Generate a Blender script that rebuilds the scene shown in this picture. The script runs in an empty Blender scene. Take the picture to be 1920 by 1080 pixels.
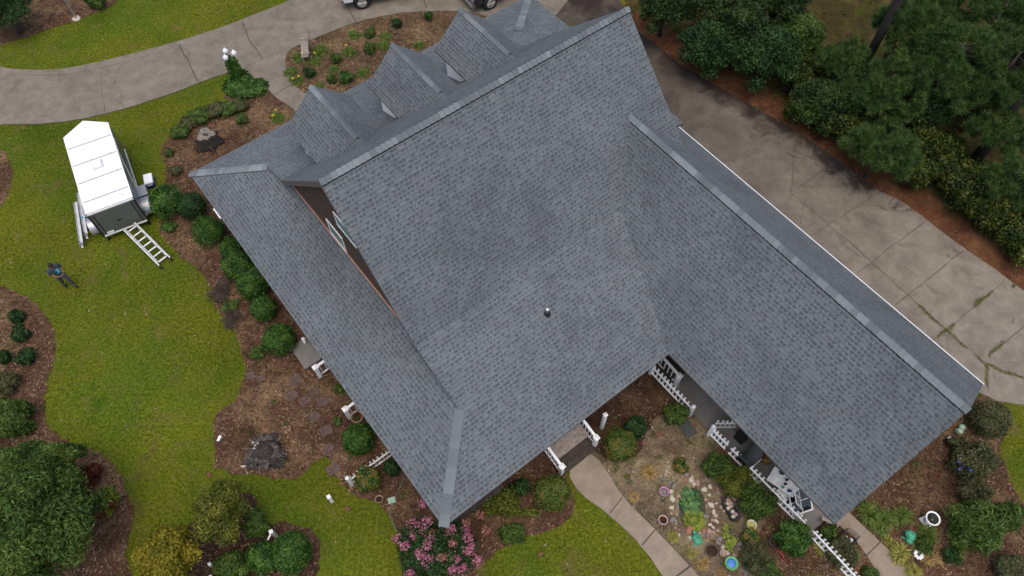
import bpy, bmesh, math, random
import numpy as np
from mathutils import Vector, Matrix
from mathutils.geometry import tessellate_polygon

random.seed(7)
SC = bpy.context.scene
COL = SC.collection
RAD = math.radians

# ------------------------------------------------------------------ camera
FPX, PITCH, ROLL, CAMH = 1425.0, 1.03849, -0.00695, 28.0
_f = np.array([0, math.cos(PITCH), -math.sin(PITCH)]); _r = np.array([1., 0, 0]); _u = np.cross(_r, _f)
CR = math.cos(ROLL) * _r + math.sin(ROLL) * _u
CU = -math.sin(ROLL) * _r + math.cos(ROLL) * _u
CF = _f
CAM0 = np.array([0, 0, CAMH])
cd = bpy.data.cameras.new("camera"); cam = bpy.data.objects.new("camera", cd); COL.objects.link(cam)
cd.sensor_width = 36.0; cd.lens = FPX / 1920 * 36; cd.clip_end = 2000; cd.clip_start = 0.1
cam.matrix_world = Matrix(((CR[0], CU[0], -CF[0], 0), (CR[1], CU[1], -CF[1], 0), (CR[2], CU[2], -CF[2], CAMH), (0, 0, 0, 1)))
SC.camera = cam

# ------------------------------------------------------------------ world, sun, exposure
SUN_EL, SUN_AZ = RAD(76), RAD(172)
w = bpy.data.worlds.new("World"); SC.world = w; w.use_nodes = True
nt = w.node_tree; sky = nt.nodes.new('ShaderNodeTexSky'); sky.sky_type = 'NISHITA'; sky.sun_disc = False
sky.sun_elevation = SUN_EL; sky.sun_rotation = SUN_AZ; sky.air_density = 1.0; sky.dust_density = 4.0; sky.ozone_density = 0.6
nt.links.new(sky.outputs[0], nt.nodes['Background'].inputs[0]); nt.nodes['Background'].inputs[1].default_value = 0.15
sl = bpy.data.lights.new("sun", 'SUN'); so = bpy.data.objects.new("sun", sl); COL.objects.link(so)
sl.energy = 0.75; sl.angle = RAD(80); sl.color = (1.0, 0.93, 0.82)
sd = Vector((math.sin(SUN_AZ) * math.cos(SUN_EL), math.cos(SUN_AZ) * math.cos(SUN_EL), math.sin(SUN_EL)))
so.rotation_euler = sd.to_track_quat('Z', 'Y').to_euler()
SC.view_settings.view_transform = 'Standard'; SC.view_settings.look = 'None'; SC.view_settings.gamma = 1
SC.view_settings.exposure = 0.55

# ------------------------------------------------------------------ coordinates
def P(px, py, z=0.0):
    """ground plan point seen at a spot of the photograph (plan surveying), at height z"""
    q = CF + CR * (px - 960) / FPX - CU * (py - 540) / FPX
    t = (z - CAMH) / q[2]
    p = CAM0 + t * q
    return Vector((p[0], p[1], z))
def mpp(px, py, z=0.0):
    p = np.array(P(px, py, z)); return float((p - CAM0) @ CF) / FPX
HYAW = RAD(37.588); HO = Vector((-5.7734, 14.4970, 0)); HA = Vector((math.cos(HYAW), math.sin(HYAW), 0)); HB = Vector((math.sin(HYAW), -math.cos(HYAW), 0))
def W(u, v, z=0.0): return HO + HA * u + HB * v + Vector((0, 0, z))
def H(u, v, z=0.0): return Vector((u, -v, z))          # house-local

# ------------------------------------------------------------------ materials
def mat(name):
    m = bpy.data.materials.new(name); m.use_nodes = True
    return m, m.node_tree, m.node_tree.nodes['Principled BSDF']
def node(t, kind, **kw):
    n = t.nodes.new(kind)
    for k, v in kw.items(): setattr(n, k, v)
    return n
def link(t, a, b): t.links.new(a, b)
def math_(t, op, a, b=None, c=None):
    n = t.nodes.new('ShaderNodeMath'); n.operation = op
    for i, x in enumerate((a, b, c)):
        if x is None: continue
        if isinstance(x, (int, float)): n.inputs[i].default_value = x
        else: t.links.new(x, n.inputs[i])
    return n.outputs[0]
def mixc(t, fac, a, b, blend='MIX'):
    n = t.nodes.new('ShaderNodeMix'); n.data_type = 'RGBA'; n.blend_type = blend
    for s, x in (('Factor', fac), ('A', a), ('B', b)):
        i = [q for q in n.inputs if q.name == s and q.enabled][0]
        if isinstance(x, (int, float)): i.default_value = x
        elif isinstance(x, tuple): i.default_value = x if len(x) == 4 else x + (1,)
        else: t.links.new(x, i)
    return [q for q in n.outputs if q.enabled][0]
def noise(t, scale, detail=3, rough=.6, coord=None, dist=0.0):
    n = t.nodes.new('ShaderNodeTexNoise'); n.inputs['Scale'].default_value = scale; n.inputs['Detail'].default_value = detail
    n.inputs['Roughness'].default_value = rough; n.inputs['Distortion'].default_value = dist
    if coord is None:
        c = t.nodes.new('ShaderNodeTexCoord'); coord = c.outputs['Object']
    t.links.new(coord, n.inputs['Vector']); return n.outputs['Fac']
def ramp(t, fac, stops):
    n = t.nodes.new('ShaderNodeValToRGB'); e = n.color_ramp.elements
    e[0].position, e[0].color = stops[0][0], stops[0][1] + (1,)
    e[1].position, e[1].color = stops[-1][0], stops[-1][1] + (1,)
    for p, c in stops[1:-1]:
        x = e.new(p); x.color = c + (1,)
    t.links.new(fac, n.inputs[0]); return n.outputs[0]
def maprange(t, x, a, b, c=0., d=1.):
    n = t.nodes.new('ShaderNodeMapRange'); n.clamp = True
    for i, k in ((1, a), (2, b), (3, c), (4, d)): n.inputs[i].default_value = k
    t.links.new(x, n.inputs[0]); return n.outputs[0]
def bump(t, b, h, dist=.02, strength=.6):
    n = t.nodes.new('ShaderNodeBump'); n.inputs['Strength'].default_value = strength; n.inputs['Distance'].default_value = dist
    t.links.new(h, n.inputs['Height']); t.links.new(n.outputs[0], b.inputs['Normal'])

def plain(name, col, rough=.6, metal=0., var=.12, scale=6., spec=.4):
    m, t, b = mat(name)
    f = noise(t, scale, 4, .65)
    lo = tuple(c * (1 - var) for c in col); hi = tuple(min(1, c * (1 + var)) for c in col)
    link(t, ramp(t, f, [(.3, lo), (.7, hi)]), b.inputs['Base Color'])
    b.inputs['Roughness'].default_value = rough; b.inputs['Metallic'].default_value = metal; b.inputs['Specular IOR Level'].default_value = spec
    return m
def tintmat(name, stops, rough=.7, transl=0., spec=.25):
    m, t, b = mat(name)
    a = node(t, 'ShaderNodeAttribute', attribute_name='tint')
    n1 = noise(t, 1.7, 2)
    f = math_(t, 'ADD', a.outputs['Fac'], math_(t, 'MULTIPLY', math_(t, 'SUBTRACT', n1, .5), .5))
    c = ramp(t, f, stops)
    link(t, c, b.inputs['Base Color'])
    b.inputs['Roughness'].default_value = rough; b.inputs['Specular IOR Level'].default_value = spec
    if transl:
        tr = node(t, 'ShaderNodeBsdfTranslucent'); link(t, c, tr.inputs['Color'])
        mx = node(t, 'ShaderNodeMixShader'); mx.inputs[0].default_value = transl
        link(t, b.outputs[0], mx.inputs[1]); link(t, tr.outputs[0], mx.inputs[2])
        link(t, mx.outputs[0], t.nodes['Material Output'].inputs['Surface'])
    return m

MT = {}
def shingle_mat():
    m, t, b = mat('shingle')
    uv = node(t, 'ShaderNodeUVMap', uv_map='UVMap'); s = node(t, 'ShaderNodeSeparateXYZ'); link(t, uv.outputs[0], s.inputs[0])
    U, V = s.outputs[0], s.outputs[1]
    rv = math_(t, 'DIVIDE', V, .143); row = math_(t, 'FLOOR', rv); fv = math_(t, 'FRACT', rv)
    wn = node(t, 'ShaderNodeTexWhiteNoise', noise_dimensions='1D'); link(t, row, wn.inputs['W'])
    xu = math_(t, 'ADD', math_(t, 'DIVIDE', U, .165), math_(t, 'MULTIPLY', wn.outputs[0], 37.3))
    cell = math_(t, 'FLOOR', xu); fx = math_(t, 'FRACT', xu)
    c2 = node(t, 'ShaderNodeCombineXYZ'); link(t, cell, c2.inputs[0]); link(t, row, c2.inputs[1])
    w2 = node(t, 'ShaderNodeTexWhiteNoise', noise_dimensions='2D'); link(t, c2.outputs[0], w2.inputs['Vector'])
    sc = node(t, 'ShaderNodeSeparateColor'); link(t, w2.outputs['Color'], sc.inputs[0])
    r1, r2, r3 = sc.outputs[0], sc.outputs[1], sc.outputs[2]
    base = ramp(t, r2, [(0., (.104, .116, .124)), (.25, (.118, .127, .136)), (.5, (.112, .131, .140)), (.75, (.122, .136, .146)), (1., (.126, .147, .155))])
    big = noise(t, .42, 5, .65, dist=.5); big2 = noise(t, 1.6, 4, .65)
    pur = maprange(t, big2, .50, .72, 0, .5)
    base = mixc(t, pur, base, (.106, .104, .114))
    base = mixc(t, 1.0, base, ramp(t, big, [(.34, (.78, .78, .79)), (.48, (.97, .97, .97)), (.68, (1.10, 1.10, 1.09))]), 'MULTIPLY')
    lich = maprange(t, noise(t, 1.3, 3, .5, dist=.4), .70, .80, 0, .25)
    base = mixc(t, lich, base, (.125, .122, .090))
    st_ = math_(t, 'MULTIPLY', r1, .40); en_ = math_(t, 'ADD', st_, math_(t, 'ADD', math_(t, 'MULTIPLY', r3, .62), .26))
    def band(x, lo, hi):
        return math_(t, 'MULTIPLY', math_(t, 'GREATER_THAN', x, lo), math_(t, 'LESS_THAN', x, hi))
    here = math_(t, 'LESS_THAN', math_(t, 'FRACT', math_(t, 'MULTIPLY', r2, 7.13)), .70)
    slot = math_(t, 'MULTIPLY', here, band(fx, st_, en_))
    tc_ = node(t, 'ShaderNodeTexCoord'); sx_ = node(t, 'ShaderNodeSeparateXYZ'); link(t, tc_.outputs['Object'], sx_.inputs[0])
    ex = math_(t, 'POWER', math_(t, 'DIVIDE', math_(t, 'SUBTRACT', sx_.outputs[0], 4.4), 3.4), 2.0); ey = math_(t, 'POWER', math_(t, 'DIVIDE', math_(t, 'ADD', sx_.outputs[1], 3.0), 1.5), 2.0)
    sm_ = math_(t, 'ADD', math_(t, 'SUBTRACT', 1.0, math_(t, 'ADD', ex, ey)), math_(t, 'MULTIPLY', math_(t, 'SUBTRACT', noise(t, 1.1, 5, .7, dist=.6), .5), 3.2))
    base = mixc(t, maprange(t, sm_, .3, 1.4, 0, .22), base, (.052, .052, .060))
    rec = math_(t, 'MULTIPLY', slot, band(fv, .36, .86))
    base = mixc(t, math_(t, 'MULTIPLY', rec, .56), base, (.024, .029, .036))
    hi = math_(t, 'MULTIPLY', math_(t, 'MULTIPLY', math_(t, 'GREATER_THAN', r3, .45), here), math_(t, 'MULTIPLY', band(fx, math_(t, 'SUBTRACT', en_, .12), math_(t, 'ADD', en_, .22)), math_(t, 'LESS_THAN', fv, .34)))
    base = mixc(t, math_(t, 'MULTIPLY', hi, .32), base, (.22, .245, .255))
    butt = math_(t, 'GREATER_THAN', fv, .82)
    base = mixc(t, math_(t, 'MULTIPLY', butt, .58), base, (.045, .052, .064))
    gran = noise(t, 90., 2, .7)
    base = mixc(t, 1.0, base, ramp(t, gran, [(.3, (.82, .82, .82)), (.7, (1.15, 1.15, 1.15))]), 'MULTIPLY')
    link(t, base, b.inputs['Base Color']); b.inputs['Roughness'].default_value = .88; b.inputs['Specular IOR Level'].default_value = .3
    h = math_(t, 'ADD', math_(t, 'MULTIPLY', math_(t, 'SUBTRACT', 1.0, fv), .9), math_(t, 'MULTIPLY', math_(t, 'SUBTRACT', 1.0, slot), .6))
    bump(t, b, h, .006, .45)
    return m
MT['shingle'] = shingle_mat()
def cap_mat():
    m, t, b = mat('ridge_cap')
    a = node(t, 'ShaderNodeAttribute', attribute_name='tint')
    c = ramp(t, a.outputs['Fac'], [(0., (.100, .116, .124)), (.5, (.142, .162, .172)), (1., (.205, .230, .242))])
    c = mixc(t, 1., c, ramp(t, noise(t, 60, 3), [(.3, (.85, .85, .85)), (.7, (1.12, 1.12, 1.12))]), 'MULTIPLY')
    link(t, c, b.inputs['Base Color']); b.inputs['Roughness'].default_value = .85; b.inputs['Specular IOR Level'].default_value = .3
    return m
MT['cap'] = cap_mat()

def grass_mat():
    m, t, b = mat('lawn')
    fine = noise(t, 9, 6, .75); mid = noise(t, 1.6, 4, .65, dist=.6); big = noise(t, .28, 3, .6)
    c = ramp(t, fine, [(.30, (.028, .044, .004)), (.5, (.108, .122, .010)), (.70, (.205, .212, .028))])
    c2 = ramp(t, fine, [(.30, (.017, .040, .004)), (.5, (.074, .110, .010)), (.70, (.140, .186, .022))])
    c = mixc(t, maprange(t, big, .42, .60), c, c2)
    c = mixc(t, 1., c, ramp(t, noise(t, .16, 3, .55), [(.32, (.74, .76, .72)), (.52, (1., 1., 1.)), (.66, (1.14, 1.16, 1.08))]), 'MULTIPLY')
    c = mixc(t, maprange(t, mid, .54, .74, 0, .7), c, (.150, .122, .036))
    spot = noise(t, .9, 3, .5, dist=.3)
    c = mixc(t, maprange(t, spot, .66, .74, 0, .55), c, (.024, .080, .007))
    spot2 = noise(t, .62, 4, .6, dist=.8)
    c = mixc(t, maprange(t, spot2, .58, .74, 0, .7), c, (.135, .095, .042))
    link(t, c, b.inputs['Base Color']); b.inputs['Roughness'].default_value = .95; b.inputs['Specular IOR Level'].default_value = .03
    bump(t, b, noise(t, 28, 5, .8), .05, .8)
    return m
MT['lawn'] = grass_mat()
def soil_mat(name, dark, mid, light, green=0., gs=.8):
    m, t, b = mat(name)
    fine = noise(t, 16, 6, .8); md = noise(t, 2.4, 4, .7, dist=.5); big = noise(t, .55, 4, .6)
    c = ramp(t, fine, [(.28, dark), (.5, mid), (.74, light)])
    c = mixc(t, maprange(t, md, .42, .66, 0, .7), c, tuple(x * .42 for x in mid))
    c = mixc(t, maprange(t, big, .48, .64, 0, .7), c, (light[0] * 1.15, light[1] * 1.2, light[2] * 1.0))
    if green:
        c = mixc(t, maprange(t, noise(t, gs, 5, .7, dist=.5), .52, .68, 0, green), c, (.060, .075, .014))
    link(t, c, b.inputs['Base Color']); b.inputs['Roughness'].default_value = 1.0; b.inputs['Specular IOR Level'].default_value = .02
    bump(t, b, noise(t, 22, 6, .8), .06, 1.0)
    return m
MT['mulch'] = soil_mat('mulch', (.038, .019, .011), (.116, .061, .037), (.230, .142, .090), .25)
MT['darkmulch'] = soil_mat('dark_mulch', (.022, .012, .009), (.064, .036, .025), (.125, .076, .052))
MT['dirt'] = soil_mat('dirt', (.085, .058, .038), (.180, .132, .088), (.290, .225, .158), .42, 1.2)
MT['litter'] = soil_mat('leaf_litter', (.020, .016, .006), (.060, .046, .018), (.115, .080, .040), .95, .5)
MT['straw'] = soil_mat('pine_straw', (.050, .020, .010), (.125, .052, .028), (.190, .092, .050), .15)
MT['orangebed'] = soil_mat('orange_straw_bed', (.055, .033, .017), (.140, .088, .050), (.230, .152, .090), .35, .7)

def concrete_mat(name, a, bcol, stain=.0, edge=None, moss=0.):
    m, t, b = mat(name)
    fine = noise(t, 40, 5, .8); md = noise(t, 1.5, 5, .7, dist=.6); big = noise(t, .35, 4, .65, dist=.5)
    c = mixc(t, maprange(t, md, .35, .68), a, bcol)
    c = mixc(t, 1., c, ramp(t, fine, [(.25, (.74, .74, .74)), (.75, (1.2, 1.2, 1.2))]), 'MULTIPLY')
    c = mixc(t, maprange(t, big, .50, .72, 0, .55), c, tuple(x * .60 for x in a))
    pale = noise(t, .8, 5, .7, dist=1.5)
    c = mixc(t, maprange(t, pale, .64, .78, 0, .6), c, tuple(x * 1.25 for x in bcol))
    if stain:
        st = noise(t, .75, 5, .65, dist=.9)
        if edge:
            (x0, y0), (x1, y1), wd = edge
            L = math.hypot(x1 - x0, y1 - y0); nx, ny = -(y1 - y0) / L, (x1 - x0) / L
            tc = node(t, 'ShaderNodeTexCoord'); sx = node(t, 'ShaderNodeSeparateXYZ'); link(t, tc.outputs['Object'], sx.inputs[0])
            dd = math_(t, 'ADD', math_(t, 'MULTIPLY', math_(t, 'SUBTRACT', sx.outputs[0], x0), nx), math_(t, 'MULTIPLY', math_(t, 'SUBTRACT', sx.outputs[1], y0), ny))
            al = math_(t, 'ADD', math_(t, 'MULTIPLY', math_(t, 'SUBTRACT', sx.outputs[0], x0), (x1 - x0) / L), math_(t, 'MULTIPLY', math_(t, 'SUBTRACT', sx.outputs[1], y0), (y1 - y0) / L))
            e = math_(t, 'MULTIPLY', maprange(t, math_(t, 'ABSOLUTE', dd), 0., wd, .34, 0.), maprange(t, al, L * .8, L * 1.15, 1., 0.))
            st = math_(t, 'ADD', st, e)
            up_ = math_(t, 'MULTIPLY', maprange(t, al, -3., 14., 1., 0.), maprange(t, noise(t, .5, 4, .6, dist=.4), .2, .6, .45, 1.))  # darker brown towards the upper end of the drive, fading down its length
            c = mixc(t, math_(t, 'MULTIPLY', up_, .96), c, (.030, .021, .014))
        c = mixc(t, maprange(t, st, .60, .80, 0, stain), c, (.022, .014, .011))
    if moss:
        c = mixc(t, maprange(t, noise(t, 1.1, 5, .7, dist=1.), .58, .75, 0, moss), c, (.075, .072, .022))
    link(t, c, b.inputs['Base Color']); b.inputs['Roughness'].default_value = .9; b.inputs['Specular IOR Level'].default_value = .25
    bump(t, b, fine, .01, .5)
    return m
MT['drive'] = concrete_mat('driveway_concrete', (.142, .120, .092), (.212, .184, .146))
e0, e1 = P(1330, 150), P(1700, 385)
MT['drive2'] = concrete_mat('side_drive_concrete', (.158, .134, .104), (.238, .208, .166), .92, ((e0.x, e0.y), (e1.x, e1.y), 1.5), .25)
MT['walk'] = concrete_mat('aggregate_concrete', (.215, .170, .125), (.300, .245, .190))
MT['patio'] = concrete_mat('patio_concrete', (.150, .140, .128), (.215, .205, .190), .35)
MT['joint'] = plain('joint_dark', (.062, .050, .036), .95)
MT['paving'] = plain('red_paver', (.088, .056, .046), .95, var=.4, scale=9)

MT['white'] = plain('white_paint', (.74, .74, .73), .5, var=.06)
MT['whiteold'] = plain('weathered_white_paint', (.60, .59, .56), .7, var=.3, scale=5)
MT['whiteroof'] = plain('white_trailer_roof', (.76, .77, .79), .35, var=.02)
MT['char'] = plain('charcoal_metal', (.105, .114, .100), .28, .0, .1, 2.)  # grey lightened so the paint carries the reflection on the trailer's rear and sides
MT['black'] = plain('black_plastic', (.012, .012, .013), .5)
MT['rubber'] = plain('rubber', (.014, .014, .014), .8)
MT['alum'] = plain('aluminium', (.60, .61, .62), .45, .25, .15)
MT['alumplate'] = plain('aluminium_plate', (.36, .37, .39), .35, .6, .2)
MT['brownwood'] = plain('brown_siding', (.060, .034, .025), .75, var=.45, scale=4)
MT['greywood'] = plain('weathered_wood', (.26, .22, .19), .9, var=.4, scale=7)
MT['darkwood'] = plain('wet_dark_wood', (.040, .029, .022), .75, var=.5, scale=5)
MT['fascia'] = plain('fascia_brown', (.115, .095, .085), .8, var=.25)
MT['copper'] = plain('copper_flashing', (.42, .22, .15), .55, .3, .2)
MT['glassgreen'] = plain('window_glass', (.10, .20, .17), .25, 0, .1, 2, .6)
MT['brick'] = plain('brick', (.150, .062, .042), .9, var=.35, scale=12)
MT['bark'] = plain('bark', (.075, .058, .048), .95, var=.5, scale=14)
MT['stumpwood'] = plain('stump_top', (.165, .145, .118), .95, var=.5, scale=9)
MT['stumpgrey'] = plain('stump_grey', (.072, .061, .055), .95, var=.85, scale=16)
MT['stumpbark'] = plain('stump_dark_bark', (.028, .025, .021), .95, var=.6, scale=13)
MT['blue'] = plain('blue_plastic', (.012, .035, .20), .4)
MT['cyan'] = plain('bright_blue_tarp', (.02, .25, .55), .6)
MT['orange'] = plain('orange_fabric', (.55, .22, .02), .7)
MT['pink'] = plain('pink_plastic', (.50, .23, .42), .5)
MT['palepink'] = plain('pale_pink_pot', (.56, .43, .42), .6)
MT['terrac'] = plain('terracotta', (.30, .13, .075), .85)
MT['tan'] = plain('tan_ceramic', (.30, .21, .13), .8)
MT['jade'] = plain('jade_green_paint', (.055, .29, .17), .5, var=.35, scale=10)
MT['palegreen'] = plain('pale_green_glaze', (.24, .36, .26), .35, var=.15)
MT['yellowpl'] = plain('yellow_plastic', (.36, .33, .10), .5)
MT['bluegl'] = plain('cobalt_glass', (.012, .02, .11), .12, spec=.7)
MT['plateblue'] = plain('blue_glaze', (.03, .15, .42), .3, var=.5, scale=16)
MT['plategreen'] = plain('green_glaze', (.07, .27, .09), .4, var=.4, scale=14)
MT['slate'] = plain('slate', (.050, .056, .054), .8, var=.2)
MT['brass'] = plain('brass', (.62, .42, .14), .28, .9, .2)
MT['hose'] = plain('grey_green_hose', (.12, .16, .14), .6)
MT['red'] = plain('red_plastic', (.42, .03, .04), .5)
MT['rockpale'] = plain('pale_stone', (.43, .37, .29), .9, var=.3, scale=8)
MT['rockpink'] = plain('pinkish_stone', (.30, .20, .155), .9, var=.3, scale=8)
MT['rockgrey'] = plain('grey_stone', (.175, .155, .140), .9, var=.35, scale=8)
MT['rockrust'] = plain('rust_stone', (.28, .13, .08), .9, var=.3, scale=8)
MT['algae'] = plain('pond_algae', (.125, .190, .035), .5, var=.5, scale=9)
MT['water'] = plain('dark_water', (.022, .024, .014), .25, var=.5, spec=.3)
MT['carwhite'] = plain('white_car_paint', (.72, .73, .75), .22, 0, .02, 1, .6)
MT['cardark'] = plain('dark_car_paint', (.018, .020, .024), .2, 0, .1, 1, .6)
MT['carglass'] = plain('car_glass', (.012, .015, .018), .06, spec=.7)
MT['chrome'] = plain('chrome', (.66, .67, .69), .18, .95, .05)
MT['skin'] = plain('skin', (.17, .085, .055), .6)
MT['shirt'] = plain('slate_blue_shirt', (.032, .042, .062), .85)
MT['teal'] = plain('teal_cloth', (.012, .13, .20), .8)
MT['paleblue'] = plain('pale_blue_cloth', (.22, .50, .62), .8)
MT['trousers'] = plain('grey_violet_trousers', (.055, .052, .076), .9)
MT['hair'] = plain('black_hair', (.008, .007, .007), .7)
MT['housewrap'] = plain('white_wrap', (.86, .86, .87), .6, var=.04)

GR = lambda a, b_, c: [(0., a), (.5, b_), (1., c)]
MT['boxwood'] = tintmat('boxwood_leaf', GR((.0148, .0492, .0090), (.0418, .1082, .0156), (.1050, .1968, .0271)), .5, .2)
MT['darkleaf'] = tintmat('dark_leaf', GR((.0086, .0281, .0086), (.0238, .0626, .0151), (.0518, .1058, .0238)), .55, .2)
MT['woodleaf'] = tintmat('woodland_leaf', GR((.0116, .0252, .0068), (.0252, .0530, .0116), (.0578, .0945, .0184)), .55, .2)
MT['hedgeleaf'] = tintmat('hedge_leaf', GR((.0151, .0324, .0065), (.0367, .0626, .0108), (.1296, .1426, .0216)), .5, .25)
MT['midleaf'] = tintmat('mid_leaf', GR((.0261, .0603, .0117), (.0675, .1197, .0207), (.1368, .1953, .0387)), .6, .25)
MT['olive'] = tintmat('olive_leaf', GR((.046, .067, .009), (.109, .129, .016), (.196, .190, .025)), .6, .25)
MT['golden'] = tintmat('golden_leaf', GR((.092, .099, .009), (.207, .184, .014), (.322, .253, .021)), .6, .3)
MT['limeleaf'] = tintmat('lime_leaf', GR((.085, .120, .012), (.170, .215, .022), (.260, .280, .040)), .6, .3)
MT['redtip'] = tintmat('red_tip_leaf', GR((.026, .065, .010), (.075, .130, .021), (.247, .143, .036)), .45, .2)
MT['greyleaf'] = tintmat('grey_olive_leaf', GR((.031, .039, .017), (.078, .088, .034), (.150, .137, .065)), .7, .2)
MT['redleaf'] = tintmat('red_leaf', GR((.045, .012, .007), (.120, .033, .018), (.210, .068, .030)), .6, .2)
MT['brush'] = tintmat('dry_brush', GR((.030, .024, .018), (.075, .056, .044), (.130, .105, .085)), .9, .0)
MT['pine'] = tintmat('pine_needle', GR((.0160, .0408, .0112), (.0464, .0928, .0192), (.1024, .1568, .0328)), .6, .15)
MT['lily'] = tintmat('daylily_blade', GR((.036, .074, .011), (.096, .156, .022), (.198, .240, .042)), .5, .3)
MT['yellowgrass'] = tintmat('yellow_blade', GR((.120, .140, .022), (.270, .260, .050), (.460, .400, .120)), .6, .3)
MT['tangrass'] = tintmat('tan_blade', GR((.170, .110, .030), (.330, .220, .075), (.460, .330, .140)), .7, .3)
MT['bloom'] = tintmat('pink_bloom', GR((.30, .080, .140), (.52, .165, .255), (.64, .32, .39)), .7, .3)
MT['palebloom'] = tintmat('faded_bloom', GR((.240, .085, .070), (.380, .155, .130), (.480, .280, .220)), .6, .3)
MT['yflower'] = tintmat('yellow_flower', GR((.550, .400, .020), (.700, .520, .030), (.800, .620, .080)), .6, .3)
MT['strawbits'] = tintmat('straw_bits', GR((.022, .012, .008), (.105, .060, .038), (.36, .25, .15)), .9)
MT['pebble'] = tintmat('pebble_bits', GR((.06, .045, .03), (.22, .165, .11), (.48, .40, .30)), .9)
MT['grassblade'] = tintmat('grass_blade', GR((.036, .062, .005), (.088, .118, .010), (.165, .176, .024)), .9, .25, .03)
MT['moss'] = tintmat('joint_moss', GR((.070, .072, .022), (.120, .122, .034), (.180, .172, .060)), .9, .1, .05)
MT['pad'] = tintmat('lily_pad', GR((.020, .070, .020), (.040, .130, .038), (.110, .200, .050)), .4, .1)

# ------------------------------------------------------------------ object helpers
def tag(o, label=None, cat=None, group=None, kind=None):
    if label: o['label'] = label
    if cat: o['category'] = cat
    if group: o['group'] = group
    if kind: o['kind'] = kind
    return o
def thing(name, label, cat, loc=(0, 0, 0), rz=0., group=None):
    o = bpy.data.objects.new(name, None); COL.objects.link(o); o.location = loc; o.rotation_euler = (0, 0, rz); o.empty_display_size = .3
    return tag(o, label, cat, group)
def link_obj(name, me, parent=None, loc=None):
    o = bpy.data.objects.new(name, me); COL.objects.link(o)
    if parent: o.parent = parent
    if loc is not None: o.location = loc
    return o
def dup(root, loc, rz=None, scale=None, label=None, group=None):
    def cp(o, par):
        c = o.copy(); COL.objects.link(c)
        if par: c.parent = par
        for ch in [x for x in o.children]: cp(ch, c)
        return c
    r = cp(root, None); r.location = loc
    if rz is not None: r.rotation_euler = (0, 0, rz)
    if scale is not None: r.scale = (scale,) * 3 if isinstance(scale, (int, float)) else scale
    if label: r['label'] = label
    if group: r['group'] = group
    return r

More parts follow.
